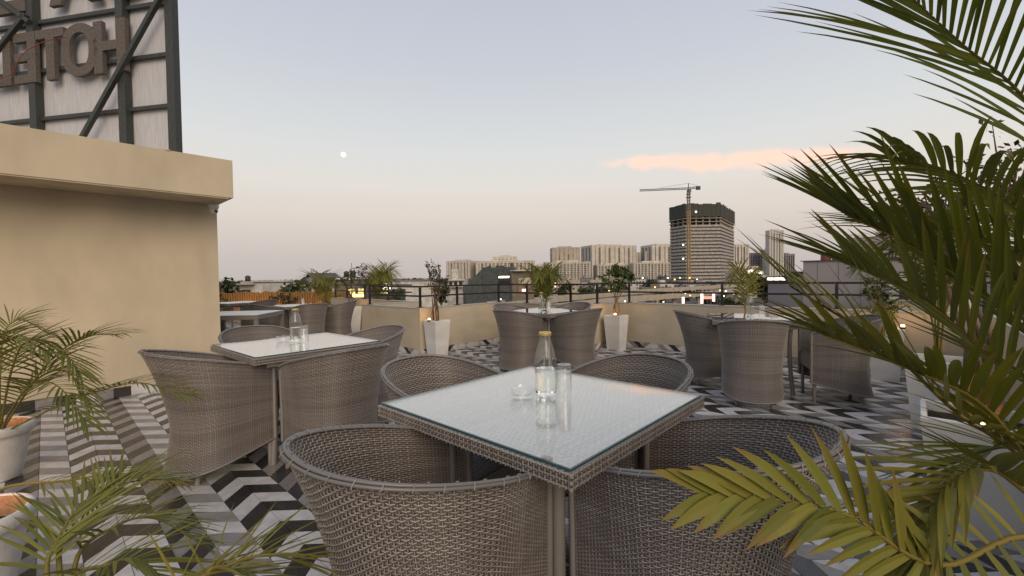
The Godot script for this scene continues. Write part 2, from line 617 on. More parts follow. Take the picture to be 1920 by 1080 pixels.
# ---------------------------------------------------------------- glassware
func bottle(label: String, at: Vector3) -> void:
	var t := thing("water_bottle", label, "bottle", at, 0.0, "glass water bottles on the tables")
	var b := MB.new()
	b.lathe(Vector3.ZERO, PackedVector2Array([Vector2(0, 0.004), Vector2(0.034, 0.003), Vector2(0.0405, 0.008), Vector2(0.042, 0.016), Vector2(0.042, 0.145), Vector2(0.040, 0.158), Vector2(0.031, 0.192), Vector2(0.0225, 0.214), Vector2(0.0205, 0.224), Vector2(0.0205, 0.236)]), 40)
	put("body", b, M.ware, t)
	b = MB.new()
	b.lathe(Vector3.ZERO, PackedVector2Array([Vector2(0, 0.012), Vector2(0.036, 0.013), Vector2(0.039, 0.02), Vector2(0.039, 0.108), Vector2(0.036, 0.1105), Vector2(0, 0.1105)]), 40)
	put("water", b, M.water, t)
	b = MB.new()
	b.lathe(Vector3.ZERO, PackedVector2Array([Vector2(0.0212, 0.237), Vector2(0.0245, 0.238), Vector2(0.0248, 0.247), Vector2(0.0225, 0.251), Vector2(0.0, 0.2515)]), 32)
	put("cap", b, M.gold, t)

func tumblers(label: String, at: Vector3) -> void:
	for k in 2:
		var t := thing("drinking_glass", ("upper " if k else "lower ") + label, "glass", at + Vector3(0.002 * k, 0.026 * k, 0), 0.0, "tumblers stacked upside down")
		var b := MB.new()
		b.lathe(Vector3.ZERO, PackedVector2Array([Vector2(0.0315, 0.001), Vector2(0.0305, 0.001), Vector2(0.026, 0.088), Vector2(0.0, 0.089), Vector2(0.0, 0.0995), Vector2(0.026, 0.1), Vector2(0.0275, 0.097), Vector2(0.0315, 0.001)]), 32)
		put("wall", b, M.ware, t)

func ashtray(label: String, at: Vector3) -> void:
	var t := thing("ashtray", label, "ashtray", at, 0.3, "glass ashtrays on the tables")
	var b := MB.new()
	b.lathe(Vector3.ZERO, PackedVector2Array([Vector2(0, 0.001), Vector2(0.044, 0.001), Vector2(0.047, 0.006), Vector2(0.049, 0.037), Vector2(0.047, 0.039), Vector2(0.043, 0.037), Vector2(0.038, 0.012), Vector2(0, 0.010)]), 36)
	put("bowl", b, M.ware, t)
	for k in 3:
		b = MB.new()
		var g := TAU * k / 3 + 0.5
		b.box(Vector3(cos(g) * 0.045, 0.0385, sin(g) * 0.045), Vector3(0.010, 0.005, 0.012), Basis(Vector3.UP, -g))
		put("rest", b, M.ware, t)

# ---------------------------------------------------------------- planters and lamps
func square_pot(label: String, at: Vector3, top: float, h: float, turn := GRID) -> Node3D:
	var t := thing("square_planter", label, "planter", at, turn, "white tapered planters")
	var b := MB.new()
	var r := top / 2
	var f := r * 0.74
	var i := r - 0.025
	var ring := func(s: float, y: float) -> Array:
		return [Vector3(-s, y, s), Vector3(s, y, s), Vector3(s, y, -s), Vector3(-s, y, -s)]
	var lv := [ring.call(f, 0.0), ring.call(r - 0.003, h - 0.006), ring.call(r - 0.007, h), ring.call(i, h), ring.call(i - 0.01, h - 0.07)]
	for k in 4:
		for q in 4:
			b.quad(lv[k][q], lv[k][(q + 1) % 4], lv[k + 1][(q + 1) % 4], lv[k + 1][q])
	b.quad(lv[0][3], lv[0][2], lv[0][1], lv[0][0])
	put("wall", b, M.pot_white, t)
	b = MB.new()
	var sl: Array = ring.call(i - 0.008, h - 0.05)
	b.quad(sl[0], sl[1], sl[2], sl[3])
	put("soil", b, M.soil, t)
	return t

func round_pot(label: String, at: Vector3, r: float, h: float) -> Node3D:
	var t := thing("round_pot", label, "pot", at, 0.0, "round white clay pots")
	var b := MB.new()
	b.lathe(Vector3.ZERO, PackedVector2Array([Vector2(0, 0), Vector2(r * 0.62, 0), Vector2(r * 0.64, 0.01), Vector2(r * 0.86, h * 0.72), Vector2(r * 0.87, h * 0.80), Vector2(r * 0.93, h * 0.82), Vector2(r * 0.985, h * 0.86), Vector2(r, h * 0.93), Vector2(r * 0.975, h * 0.985), Vector2(r * 0.92, h), Vector2(r * 0.86, h * 0.985)]), 48)
	put("wall", b, M.pot_clay_white, t)
	b = MB.new()
	b.lathe(Vector3.ZERO, PackedVector2Array([Vector2(r * 0.862, h * 0.984), Vector2(r * 0.82, h * 0.94), Vector2(r * 0.78, h * 0.7)]), 48)
	put("inner_wall", b, M.terracotta, t)
	b = MB.new()
	b.lathe(Vector3.ZERO, PackedVector2Array([Vector2(r * 0.80, h * 0.76), Vector2(r * 0.4, h * 0.79), Vector2(0.0, h * 0.80)]), 24)
	put("soil", b, M.soil, t)
	return t

func spot(label: String, at: Vector3, energy: float) -> void:
	var t := thing("garden_lamp", label, "lamp", at, 0.0, "small lamps in the planters")
	var b := MB.new()
	b.lathe(Vector3.ZERO, PackedVector2Array([Vector2(0.004, -0.05), Vector2(0.004, 0.0), Vector2(0.022, 0.002), Vector2(0.027, 0.018), Vector2(0.029, 0.03), Vector2(0.026, 0.03), Vector2(0.022, 0.02), Vector2(0, 0.018)]), 20)
	put("housing", b, M.black_metal, t)
	b = MB.new()
	var pr := PackedVector2Array()
	for k in 9:
		pr.append(Vector2(sin(PI * k / 8) * 0.02, 0.036 - cos(PI * k / 8) * 0.02))
	b.lathe(Vector3.ZERO, pr, 16)
	put("bulb", b, M.bulb, t)
	var l := OmniLight3D.new()
	l.name = "lamp_light"
	l.light_color = Color(1.0, 0.70, 0.36)
	l.light_energy = energy
	l.light_size = 0.02
	l.omni_range = 8.0
	l.omni_attenuation = 2.0
	l.shadow_enabled = true
	t.add_child(l)
	l.position = Vector3(0, 0.036, 0)

# ---------------------------------------------------------------- plants
func curve(p: Array, n: int) -> PackedVector3Array:
	var out := PackedVector3Array()
	for k in n + 1:
		var t := float(k) / n * (p.size() - 1)
		var i := mini(int(t), p.size() - 2)
		var f := t - i
		var a: Vector3 = p[maxi(i - 1, 0)]
		var b: Vector3 = p[i]
		var c: Vector3 = p[i + 1]
		var d: Vector3 = p[mini(i + 2, p.size() - 1)]
		out.append(b.cubic_interpolate(c, a, d, f))
	return out

func leaf_color(yellow: float) -> Color:
	var g := Color(0.075, 0.098, 0.018).lerp(Color(0.19, 0.205, 0.042), rng.randf())
	var y := Color(0.26, 0.205, 0.035)
	return g.lerp(y, clampf(yellow * rng.randf_range(0.3, 1.4), 0, 1))

# one leaflet: a folded blade along +y, bending towards -z, of unit length and width
func leaflet(b: MB, o: Vector3, dir: Vector3, up: Vector3, len: float, wid: float, droop: float, dry := 0.0) -> void:
	var seg := 6
	var side := dir.cross(up).normalized()
	var d := dir.normalized()
	var p := o
	var base := b.col
	var last := []
	for k in seg + 1:
		var t := float(k) / seg
		var w := wid * 0.5 * (pow(sin(PI * clampf(0.12 + 0.88 * t, 0, 1)), 0.7) * (1.0 - 0.35 * t) if k < seg else 0.02)
		if dry > 0 and t > 0.75:
			b.col = base.lerp(Color(0.20, 0.12, 0.04), dry * (t - 0.7) * 3.0)
		var upn := side.cross(d).normalized()
		var cur := [p - side * w + upn * w * 0.28, p, p + side * w + upn * w * 0.28]
		if k:
			b.quad(last[0], last[1], cur[1], cur[0])
			b.quad(last[1], last[2], cur[2], cur[1])
		last = cur
		p += d * len / seg
		d = (d + Vector3.DOWN * droop / seg).normalized()
		side = d.cross(upn).normalized()
	b.col = base

# a feather frond along control points; own is true where each leaflet is an object of its own
func frond(parent: Node3D, ctrl: Array, count: int, leaf_len: float, leaf_wid: float, yellow: float, own := false, from := 0.22, droop := 0.55, open := 1.0, thick := 0.007, face := Vector3.UP) -> void:
	var p := curve(ctrl, 28)
	var b := MB.new()
	var r := PackedFloat32Array()
	for k in 29:
		r.append(thick * (1.0 - 0.8 * k / 28.0))
	b.col = Color(0.16, 0.15, 0.035).lerp(Color(0.36, 0.25, 0.05), yellow)
	b.tube(p, r, 6)
	var holder: MeshInstance3D
	if own:
		holder = put("frond", b, M.palm, parent)
	for k in count:
		var t := lerpf(from, 0.995, float(k) / (count - 1))
		var x := t * 28
		var i := mini(int(x), 27)
		var o := p[i].lerp(p[i + 1], x - i)
		var tan := (p[i + 1] - p[i]).normalized()
		var up := (face - tan * tan.dot(face)).normalized()
		var sd := tan.cross(up).normalized()
		var sgn := 1.0 if k % 2 else -1.0
		var ang := lerpf(1.15, 0.32, pow(t, 1.3)) * open * rng.randf_range(0.88, 1.1)
		var dir := tan * cos(ang) + sd * sgn * sin(ang) + up * rng.randf_range(0.12, 0.34)
		var s := (t - from) / (1.0 - from)
		var len := leaf_len * (0.42 + 0.58 * sin(PI * clampf(0.18 + 0.72 * s, 0, 1))) * rng.randf_range(0.88, 1.08)
		if own:
			b = MB.new()
		b.col = leaf_color(yellow)
		leaflet(b, o, dir.normalized(), up, len, leaf_wid * rng.randf_range(0.85, 1.12), droop * rng.randf_range(0.6, 1.4), rng.randf() * 0.9)
		if own:
			put("leaflet", b, M.palm, holder)
	if not own:
		put("frond", b, M.palm, parent)

# an upright feather palm made of a fan of fronds
func palm(label: String, at: Vector3, h: float, count: int, yellow: float, group := "potted palms", lean := 0.5, leaves := 44, wid := 0.02) -> Node3D:
	var t := thing("potted_palm", label, "palm", at, 0.0, group)
	for k in count:
		var g := TAU * k / count + rng.randf_range(-0.3, 0.3)
		var out := Vector3(cos(g), 0, sin(g))
		var l := h * rng.randf_range(0.75, 1.05)
		var s := lean * rng.randf_range(0.5, 1.15)
		var c := [out * 0.012, out * l * 0.10 * s + Vector3.UP * l * 0.36, out * l * 0.36 * s + Vector3.UP * l * 0.72, out * l * 0.72 * s + Vector3.UP * l * (0.98 - 0.12 * s), out * l * 1.02 * s + Vector3.UP * l * (1.0 - 0.42 * s)]
		frond(t, c, leaves, l * 0.34, wid, yellow * rng.randf_range(0.4, 1.5), false, 0.34, 0.6)
	return t

# a small tree in a pot: bent stems, twigs and a crown of separate leaves
func shrub(label: String, at: Vector3, h: float, stems: int, crown_at: Array, leaf_size: float, per: int, green: Color, brown: float, bark: Material, category := "shrub", spread := 0.06, twig := true) -> Node3D:
	var t := thing("potted_shrub", label, category, at, 0.0, "potted shrubs")
	var b := MB.new()
	var lv := MB.new()
	var tips := []
	for k in stems:
		var g := TAU * k / stems + rng.randf_range(-0.4, 0.4)
		var c: Array = crown_at[k % crown_at.size()]
		var top := Vector3(c[0], c[1], c[2])
		var o := Vector3(cos(g), 0, sin(g)) * spread * rng.randf_range(0.3, 1.0)
		var w := func(s: float) -> Vector3: return Vector3(rng.randf_range(-s, s), 0, rng.randf_range(-s, s))
		var ctrl := [o, o * 1.2 + Vector3.UP * top.y * 0.3 + w.call(0.02), o.lerp(top, 0.6) * Vector3(1, 0, 1) + Vector3.UP * top.y * 0.66 + w.call(0.03), top]
		var p := curve(ctrl, 12)
		var r := PackedFloat32Array()
		for q in 13:
			r.append(h * 0.0125 * (1.0 - 0.7 * q / 12.0))
		b.tube(p, r, 6)
	var nodes := []
	for c in crown_at:
		var o := Vector3(c[0], c[1], c[2])
		var s: float = c[3]
		for q in int(10 + s * 40):
			var d := Vector3(rng.randfn(), rng.randfn() * 0.8 + 0.25, rng.randfn()).normalized()
			var e: Vector3 = o + d * s * rng.randf_range(0.35, 1.08)
			var m := o.lerp(e, 0.5) + Vector3(rng.randf_range(-1, 1), rng.randf_range(-1, 1), rng.randf_range(-1, 1)) * s * 0.15
			if twig:
				b.tube(PackedVector3Array([o - Vector3.UP * s * 0.4, m, e]), PackedFloat32Array([h * 0.0042, h * 0.003, h * 0.0012]), 4, false)
			for z in per:
				var u := rng.randf_range(0.35, 1.08)
				var lp := m.lerp(e, u) + Vector3(rng.randf_range(-1, 1), rng.randf_range(-1, 1), rng.randf_range(-1, 1)) * s * 0.13
				lv.col = (green * rng.randf_range(0.55, 1.35)).lerp(Color(0.10, 0.055, 0.025), brown * rng.randf())
				var dd := (d + Vector3(rng.randf_range(-1, 1), rng.randf_range(-1.2, 0.5), rng.randf_range(-1, 1))).normalized()
				var sd := dd.cross(Vector3(rng.randf_range(-1, 1), rng.randf_range(-1, 1), rng.randf_range(-1, 1))).normalized()
				var ls := leaf_size * rng.randf_range(0.6, 1.25)
				lv.quad(lp, lp + dd * ls * 0.5 + sd * ls * 0.26, lp + dd * ls, lp + dd * ls * 0.5 - sd * ls * 0.26)
	put("stem", b, bark, t)
	if lv.v.size():
		put("crown", lv, M.foliage, t)
	return t

# ---------------------------------------------------------------- terrace
func ab(a: float, b: float, y := 0.0) -> Vector3:
	return DIR_A * a + DIR_B * b + Vector3.UP * y

func on_terrace(a: float, b: float) -> bool:
	if b < -0.55 or b > 17.0 or a < -1.6:
		return false
	if b > 6.15 and a < 1.43:
		return false
	var most := 6.76
	if b > 3.86: most = 5.74
	if b > 5.66: most = 3.96
	if b > 7.49: most = 5.05
	if b > 11.15: most = 8.2
	return a < most

func make_floor(cam: Camera3D) -> void:
	var fl := Node3D.new()
	fl.name = "terrace_floor"
	add_child(fl)
	fl.set_meta("kind", "structure")
	var b := MB.new()
	for r in [[-1.7, 6.85, -0.7, 3.9], [-1.7, 5.85, 3.9, 5.75], [-1.7, 4.05, 5.75, 7.55], [1.3, 5.15, 7.55, 11.2], [1.3, 8.3, 11.2, 17.0]]:
		for y in [-0.004, -0.28]:
			b.quad(ab(r[0], r[2], y), ab(r[1], r[2], y), ab(r[1], r[3], y), ab(r[0], r[3], y))
	put("bedding", b, M.grout, fl)
	var W := 0.1385
	var P := 0.1435
	var kinds := [["tile_black", "tile_white"], ["tile_black", "tile_white"], ["tile_grey", "tile_black"], ["tile_white", "tile_grey"]]
	var shapes := {}
	for up in [1, -1]:
		for m in ["tile_black", "tile_white", "tile_grey", "tile_black_b", "tile_white_b", "tile_grey_b"]:
			shapes[str(up) + m] = tile_mesh(W, P, up).mesh(M[m])
	var seen := []
	var rest := {}
	for m in ["tile_black", "tile_white", "tile_grey", "tile_black_b", "tile_white_b", "tile_grey_b"]:
		rest[m] = MB.new()
	for n in range(-17, 56):
		var a0 := 0.635 + W * n
		var q := posmod(n, 4)
		var up := 1 if q % 2 == 0 else -1
		for k in range(-24, 104):
			var b0 := 2.0478 + P * k + (0.0 if q % 2 == 0 else W)
			if not on_terrace(a0 + W / 2, b0 + P / 2 + W / 2 * up):
				continue
			var m: String = kinds[q][posmod(k, 2)]
			if rng.randf() < 0.45:
				m += "_b"
			var o := ab(a0 + W / 2, b0 + P / 2 + W / 2 * up)
			var size := 0.0
			var rel := cam.global_transform.affine_inverse() * (o + Vector3.UP * 0.0)
			if rel.z < -0.3 and absf(rel.x / rel.z) < 1.2 and absf(rel.y / rel.z) < 0.68:
				size = 1.2 / pow(rel.z, 3) * -1.0
			seen.append([size, o, up, m])
	seen.sort_custom(func(x, y): return x[0] > y[0])
	var turn := Basis(DIR_A, Vector3.UP, -DIR_B)
	for z in seen.size():
		var e: Array = seen[z]
		if z < 300:
			part("tile", shapes[str(e[2]) + e[3]], fl, Transform3D(turn, e[1]))
		else:
			tile_into(rest[e[3]], W, P, e[2], Transform3D(turn, e[1]))
	var am := ArrayMesh.new()
	for m in rest:
		if rest[m].v.size():
			am.add_surface_from_arrays(Mesh.PRIMITIVE_TRIANGLES, rest[m].arrays())
			am.surface_set_material(am.get_surface_count() - 1, M[m])
	stuff(part("far_tiles", am, fl))

func tile_mesh(w: float, p: float, up: int) -> MB:
	var b := MB.new()
	tile_into(b, w, p, up, Transform3D())
	return b

# a slanted chevron tile, local x along grid a and local -z along grid b, bevelled, top at 0
func tile_into(b: MB, w: float, p: float, up: int, t: Transform3D) -> void:
	var ring := func(g: float, y: float) -> Array:
		var x := w / 2 - g
		var s := up * x
		var h := p / 2 - g * 1.4
		return [t * Vector3(-x, y, s + h), t * Vector3(x, y, -s + h), t * Vector3(x, y, -s - h), t * Vector3(-x, y, s - h)]
	var lo: Array = ring.call(0.0010, -0.004)
	var hi: Array = ring.call(0.0017, 0.0)
	b.quad(hi[0], hi[1], hi[2], hi[3])
	for q in 4:
		b.quad(lo[q], lo[(q + 1) % 4], hi[(q + 1) % 4], hi[q])

const TOP := 0.742

# a parapet whose inner face runs p..q (grid a, b); out points away from the terrace; e0, e1 lengthen it at the ends
func parapet(label: String, p: Vector2, q: Vector2, out: Vector2, e0 := 0.0, e1 := 0.0, skirt := true, h := TOP) -> Node3D:
	var A := ab(p.x, p.y)
	var B := ab(q.x, q.y)
	var x := (B - A).normalized()
	var o := ab(out.x, out.y).normalized()
	var t := thing("parapet_wall", label, "wall", A, 0.0, "beige parapet walls round the terrace")
	var turn := Basis(x, Vector3.UP, x.cross(Vector3.UP))
	var len := A.distance_to(B)
	var b := MB.new()
	b.box(x * ((len + e1 - e0) / 2) + o * 0.075 + Vector3.UP * (h / 2 - 0.15), Vector3(len + e0 + e1, h + 0.28, 0.15), turn)
	put("wall", b, M.parapet, t)
	b = MB.new()
	b.box(x * ((len + e1 - e0) / 2) + o * 0.075 + Vector3.UP * (h - 0.004), Vector3(len + e0 + e1 + 0.01, 0.013, 0.162), turn)
	put("coping", b, M.coping, t)
	if skirt:
		b = MB.new()
		b.box(x * (len / 2) - o * 0.004 + Vector3.UP * 0.0985, Vector3(len, 0.007, 0.012), turn)
		put("skirting_trim", b, M.coping, t)
		var n := int(len / 0.1)
		var w := len / n
		for k in n:
			b = MB.new()
			var s := 0.055 * (1.0 if (k / 3) % 2 else -1.0)
			var f := -o * 0.007
			var x0 := k * w + 0.001
			var x1 := (k + 1) * w - 0.001
			var cl := func(u: float) -> Vector3: return x * clampf(u, 0.001, len - 0.001) + f
			var lo0: Vector3 = cl.call(x0 - s) + Vector3.UP * 0.001
			var lo1: Vector3 = cl.call(x1 - s) + Vector3.UP * 0.001
			var hi0: Vector3 = cl.call(x0 + s) + Vector3.UP * 0.094
			var hi1: Vector3 = cl.call(x1 + s) + Vector3.UP * 0.094
			b.quad(lo0, lo1, hi1, hi0)
			b.quad(hi0, hi1, hi1 - f, hi0 - f)
			put("skirting_tile", b, M[["tile_black", "tile_white", "tile_black_b", "tile_grey", "tile_black", "tile_white_b", "tile_grey_b"][rng.randi() % 7] if k % 2 else ["tile_white", "tile_white_b", "tile_grey"][rng.randi() % 3]], t)
	return t

func railing(label: String, p: Vector2, q: Vector2, posts: Array, h := TOP) -> void:
	var A := ab(p.x, p.y)
	var B := ab(q.x, q.y)
	var t := thing("metal_railing", label, "railing", A, 0.0, "black metal railings on the parapets")
	var x := (B - A).normalized()
	var len := A.distance_to(B)
	for y in [1.075, 0.925]:
		var b := MB.new()
		b.bar(Vector3.UP * y, x * len + Vector3.UP * y, 0.026)
		put("rail", b, M.black_metal, t)
	for u in posts:
		var b := MB.new()
		var o: Vector3 = x * (u * len)
		b.box(o + Vector3.UP * ((1.06 + h) / 2), Vector3(0.03, 1.06 - h, 0.03), Basis(Vector3.UP, GRID))
		b.box(o + Vector3.UP * (h + 0.008), Vector3(0.075, 0.008, 0.075), Basis(Vector3.UP, GRID))
		put("post", b, M.black_metal, t)

# ---------------------------------------------------------------- rooftop building and its sign
func make_building() -> void:
	var t := thing("stair_building", "beige plastered rooftop building with a thick overhanging roof slab", "building", Vector3.ZERO)
	var b := MB.new()
	var face := 6.148
	var b1 := 14.5
	var pl := func(a0: float, a1: float, c0: float, c1: float) -> PackedVector2Array:
		var out := PackedVector2Array()
		for q in [[a0, c0], [a0, c1], [a1, c1], [a1, c0]]:
			var w := ab(q[0], q[1])
			out.append(Vector2(w.x, w.z))
		return out
	b.prism(pl.call(-3.6, 1.43, face, b1), -0.3, 2.12)
	put("wall", b, M.plaster, t)
	b = MB.new()
	b.prism(pl.call(-3.7, 1.445, face - 0.625, b1 + 0.1), 2.121, 2.53)
	put("roof_slab", b, M.plaster, t)
	b = MB.new()
	# drip nib and little blobs of plaster at the edge
	b.box(ab(-1.1, face - 0.60, 2.114), Vector3(5.0, 0.012, 0.03), Basis(DIR_A, Vector3.UP, -DIR_B))
	for k in 9:
		b.box(ab(rng.randf_range(-2.5, 1.4), face - 0.615, 2.532), Vector3(rng.randf_range(0.02, 0.07), 0.012, 0.03), Basis(Vector3.UP, rng.randf()))
	put("slab_edge", b, M.plaster, t)
	# tiled skirting at the foot of the wall
	for k in 36:
		b = MB.new()
		var a0 := 1.43 - (k + 1) * 0.1385
		b.box(ab(a0 + 0.069, face - 0.004, 0.052), Vector3(0.1365, 0.1, 0.008), Basis(DIR_A, Vector3.UP, -DIR_B))
		put("skirting_tile", b, M[["tile_black", "tile_white", "tile_grey", "tile_white_b", "tile_black_b"][(k * 3 + k / 4) % 5]], t)
	# security camera below the slab
	var c := thing("security_camera", "small white dome camera under the roof slab's corner", "camera", Vector3(-3.397, 2.045, -5.000), 0.6)
	b = MB.new()
	b.lathe(Vector3.ZERO, PackedVector2Array([Vector2(0, 0.045), Vector2(0.05, 0.045), Vector2(0.052, 0.02), Vector2(0.046, 0.0), Vector2(0.04, -0.01), Vector2(0, -0.01)]), 24)
	put("base", b, M.camera_white, c)
	b = MB.new()
	var pr := PackedVector2Array()
	for k in 9:
		pr.append(Vector2(cos(PI / 2 * k / 8) * 0.042, -0.012 - sin(PI / 2 * k / 8) * 0.05))
	b.lathe(Vector3.ZERO, pr, 20)
	put("dome", b, M.camera_white, c)
	b = MB.new()
	b.tube(PackedVector3Array([Vector3(0.015, -0.035, 0.03), Vector3(0.025, -0.05, 0.055)]), PackedFloat32Array([0.014, 0.014]), 12)
	put("lens", b, M.window_dark, c)

func make_sign() -> void:
	var R := Vector3(-4.955, 0, -6.5)
	var x := (Vector3(-8.43, 0, -7.17) - R).normalized()   # along the sign, to the left
	var nrm := x.cross(Vector3.UP).normalized()
	if nrm.z < 0:
		nrm = -nrm
	var t := thing("hotel_sign", "dark steel sign frame with white sheet panels standing on the roof", "sign frame", R)
	var turn := Basis(-x, Vector3.UP, nrm)
	var posts := [0.0, 0.888, 2.62, 4.1]
	var b: MB
	for u in posts:
		b = MB.new()
		b.box(x * u + nrm * 0.0 + Vector3.UP * 4.35, Vector3(0.135, 3.7, 0.1), turn)
		put("post", b, M.steel, t)
	for y in [3.83, 4.585, 5.345, 6.1]:
		b = MB.new()
		b.box(x * 2.05 - nrm * 0.03 + Vector3.UP * y, Vector3(4.2, 0.055, 0.05), turn)
		put("rail", b, M.steel, t)
	for d in [[0.03, 5.42, 1.95, 3.0], [2.62, 5.42, 4.3, 4.1], [2.55, 5.3, 4.4, 6.6]]:
		b = MB.new()
		b.bar(x * d[0] + nrm * 0.085 + Vector3.UP * d[1], x * d[2] + nrm * 0.085 + Vector3.UP * d[3], 0.06)
		put("brace", b, M.steel, t)
	for u in posts.size() - 1:
		var lv := [2.5, 3.83, 4.585, 5.345, 6.1]
		for k in 4:
			b = MB.new()
			var w: float = posts[u + 1] - posts[u]
			b.box(x * ((posts[u] + posts[u + 1]) / 2) - nrm * 0.075 + Vector3.UP * ((lv[k] + lv[k + 1]) / 2), Vector3(w - 0.004, lv[k + 1] - lv[k] - 0.004, 0.006), turn)
			put("panel", b, M.flex, t)
	# letters face away from the terrace, so they read mirrored from here
	var font := SystemFont.new()
	font.font_names = PackedStringArray(["Droid Sans"])
	font.font_weight = 700
	var word := thing("sign_letters", "brown box letters reading HOTEL seen mirrored from behind", "letters", R)
	var spots := {"H": 1.06, "O": 1.64, "T": 2.2, "E": 2.7, "L": 3.2}
	for ch in spots:
		var tm := TextMesh.new()
		tm.font = font
		tm.text = ch
		tm.font_size = 88
		tm.pixel_size = 0.0124
		tm.depth = 0.06
		tm.material = M.letters
		var o := part("letter", tm, word)
		o.transform = Transform3D(Basis(x * 1.0, Vector3.UP, -nrm), x * spots[ch] + nrm * 0.035 + Vector3.UP * 4.76)
	# feet of the larger letters above, cut by the frame of the picture
	var big := thing("sign_letters", "feet of the larger brown letters at the top of the sign", "letters", R)
	for d in [[0.72, "O"], [1.7, "A"], [2.95, "E"]]:
		var tm := TextMesh.new()
		tm.font = font
		tm.text = d[1]
		tm.font_size = 110
		tm.pixel_size = 0.0135
		tm.depth = 0.06
		tm.material = M.letters
		var o := part("letter", tm, big)
		o.transform = Transform3D(Basis(x, Vector3.UP, -nrm), x * d[0] + nrm * 0.035 + Vector3.UP * 6.02)
	b = MB.new()
	b.tube(curve([x * 1.75 + nrm * 0.13 + Vector3.UP * 4.95, x * 2.2 + nrm * 0.14 + Vector3.UP * 4.92, x * 2.62 + nrm * 0.14 + Vector3.UP * 4.78, x * 2.95 + nrm * 0.12 + Vector3.UP * 4.5, x * 3.5 + nrm * 0.13 + Vector3.UP * 4.45], 30), PackedFloat32Array(range(31).map(func(_k): return 0.006)), 5)
	put("wire", b, M.red_wire, t)

# ---------------------------------------------------------------- town
# a block whose front top edge runs L..R; it goes down to the streets and back by deep
func frame_of(L: Vector3, R: Vector3) -> Array:
	var y := (L.y + R.y) / 2
	var a := Vector3(L.x, 0, L.z)
	var c := Vector3(R.x, 0, R.z)
	var x := (c - a).normalized()
	return [Vector3(a.x, TOWN, a.z), Basis(x, Vector3.UP, x.cross(Vector3.UP)), a.distance_to(c), y - TOWN]

# local coordinates: x along the front, y up, z towards the viewer (0 at the front)
func block(label: String, called: String, category: String, L: Vector3, R: Vector3, deep: float, m: Material, group := "") -> Array:
	var f := frame_of(L, R)
	var t := thing(called, label, category, f[0], 0.0, group)
	t.basis = f[1]
	var b := MB.new()
	b.box(Vector3(f[2] / 2, f[3] / 2, -deep / 2), Vector3(f[2], f[3], deep))
	put("wall", b, m, t)
	return [t, f[2], f[3], deep]

# a tall block of flats: dark glazed core behind floor bands and upright piers that stand proud
func flats(label: String, L: Vector3, R: Vector3, deep: float, floor_h: float, bays: int, m: Material, m2: Material, pier := 0.45, band := 0.4, crown := 5.0, group := "tan apartment towers") -> Array:
	var f := frame_of(L, R)
	var t := thing("apartment_tower", label, "building", f[0], 0.0, group)
	t.basis = f[1]
	var w: float = f[2]
	var h: float = f[3]
	var b := MB.new()
	b.box(Vector3(w / 2, h / 2, -deep / 2), Vector3(w, h, deep))
	put("glazed_core", b, M.window_tint, t)
	b = MB.new()
	for k in int(h / floor_h):
		b.box(Vector3(w / 2, k * floor_h + floor_h * band / 2, -deep / 2), Vector3(w + 0.6, floor_h * band, deep + 0.6))
	put("floor_bands", b, m, t)
	b = MB.new()
	var bw := w / bays
	for k in bays + 1:
		b.box(Vector3(clampf(k * bw, bw * pier / 2, w - bw * pier / 2), h / 2, 0.8), Vector3(bw * pier, h, 3.2))
		if k < bays and k % 2 == 0:
			b.box(Vector3((k + 0.5) * bw, h / 2 - 3, 0.3), Vector3(bw * pier * 0.5, h - 6, 1.0))
	for k in maxi(2, int(deep / bw)) + 1:
		var z := -deep * k / maxi(2, int(deep / bw))
		b.box(Vector3(-0.2, h / 2, z), Vector3(1.6, h, bw * pier))
		b.box(Vector3(w + 0.2, h / 2, z), Vector3(1.6, h, bw * pier))
	put("piers", b, m2, t)
	if crown > 0:
		b = MB.new()
		b.box(Vector3(w / 2, h - crown / 2 + 0.1, -deep / 2), Vector3(w + 2.4, crown, deep + 2.4))
		b.box(Vector3(w / 2, h + 1.5, -deep / 2), Vector3(w * 0.5, 3.0, deep * 0.5))
		put("roof_storey", b, m2, t)
	return [t, w, h, deep]

func windows(r: Array, x0: float, x1: float, y0: float, y1: float, nx: int, ny: int, fx: float, fy: float, m: Material) -> void:
	for k in nx:
		for j in ny:
			var cw := (x1 - x0) / nx
			var ch := (y1 - y0) / ny
			var c := Vector3(x0 + (k + 0.5) * cw, y0 + (j + 0.5) * ch, 0)
			var b := MB.new()
			var hw := cw * fx / 2
			var hh := ch * fy / 2
			b.box(c + Vector3(0, 0, 0.03), Vector3(hw * 2, hh * 2, 0.06))
			var win := put("window", b, m, r[0])
			b = MB.new()
			b.box(c + Vector3(0, -hh - 0.06, 0.1), Vector3(hw * 2.2, 0.12, 0.3))
			b.box(c + Vector3(0, hh + 0.06, 0.1), Vector3(hw * 2.2, 0.12, 0.24))
			put("sill", b, M.tan_pale, win)

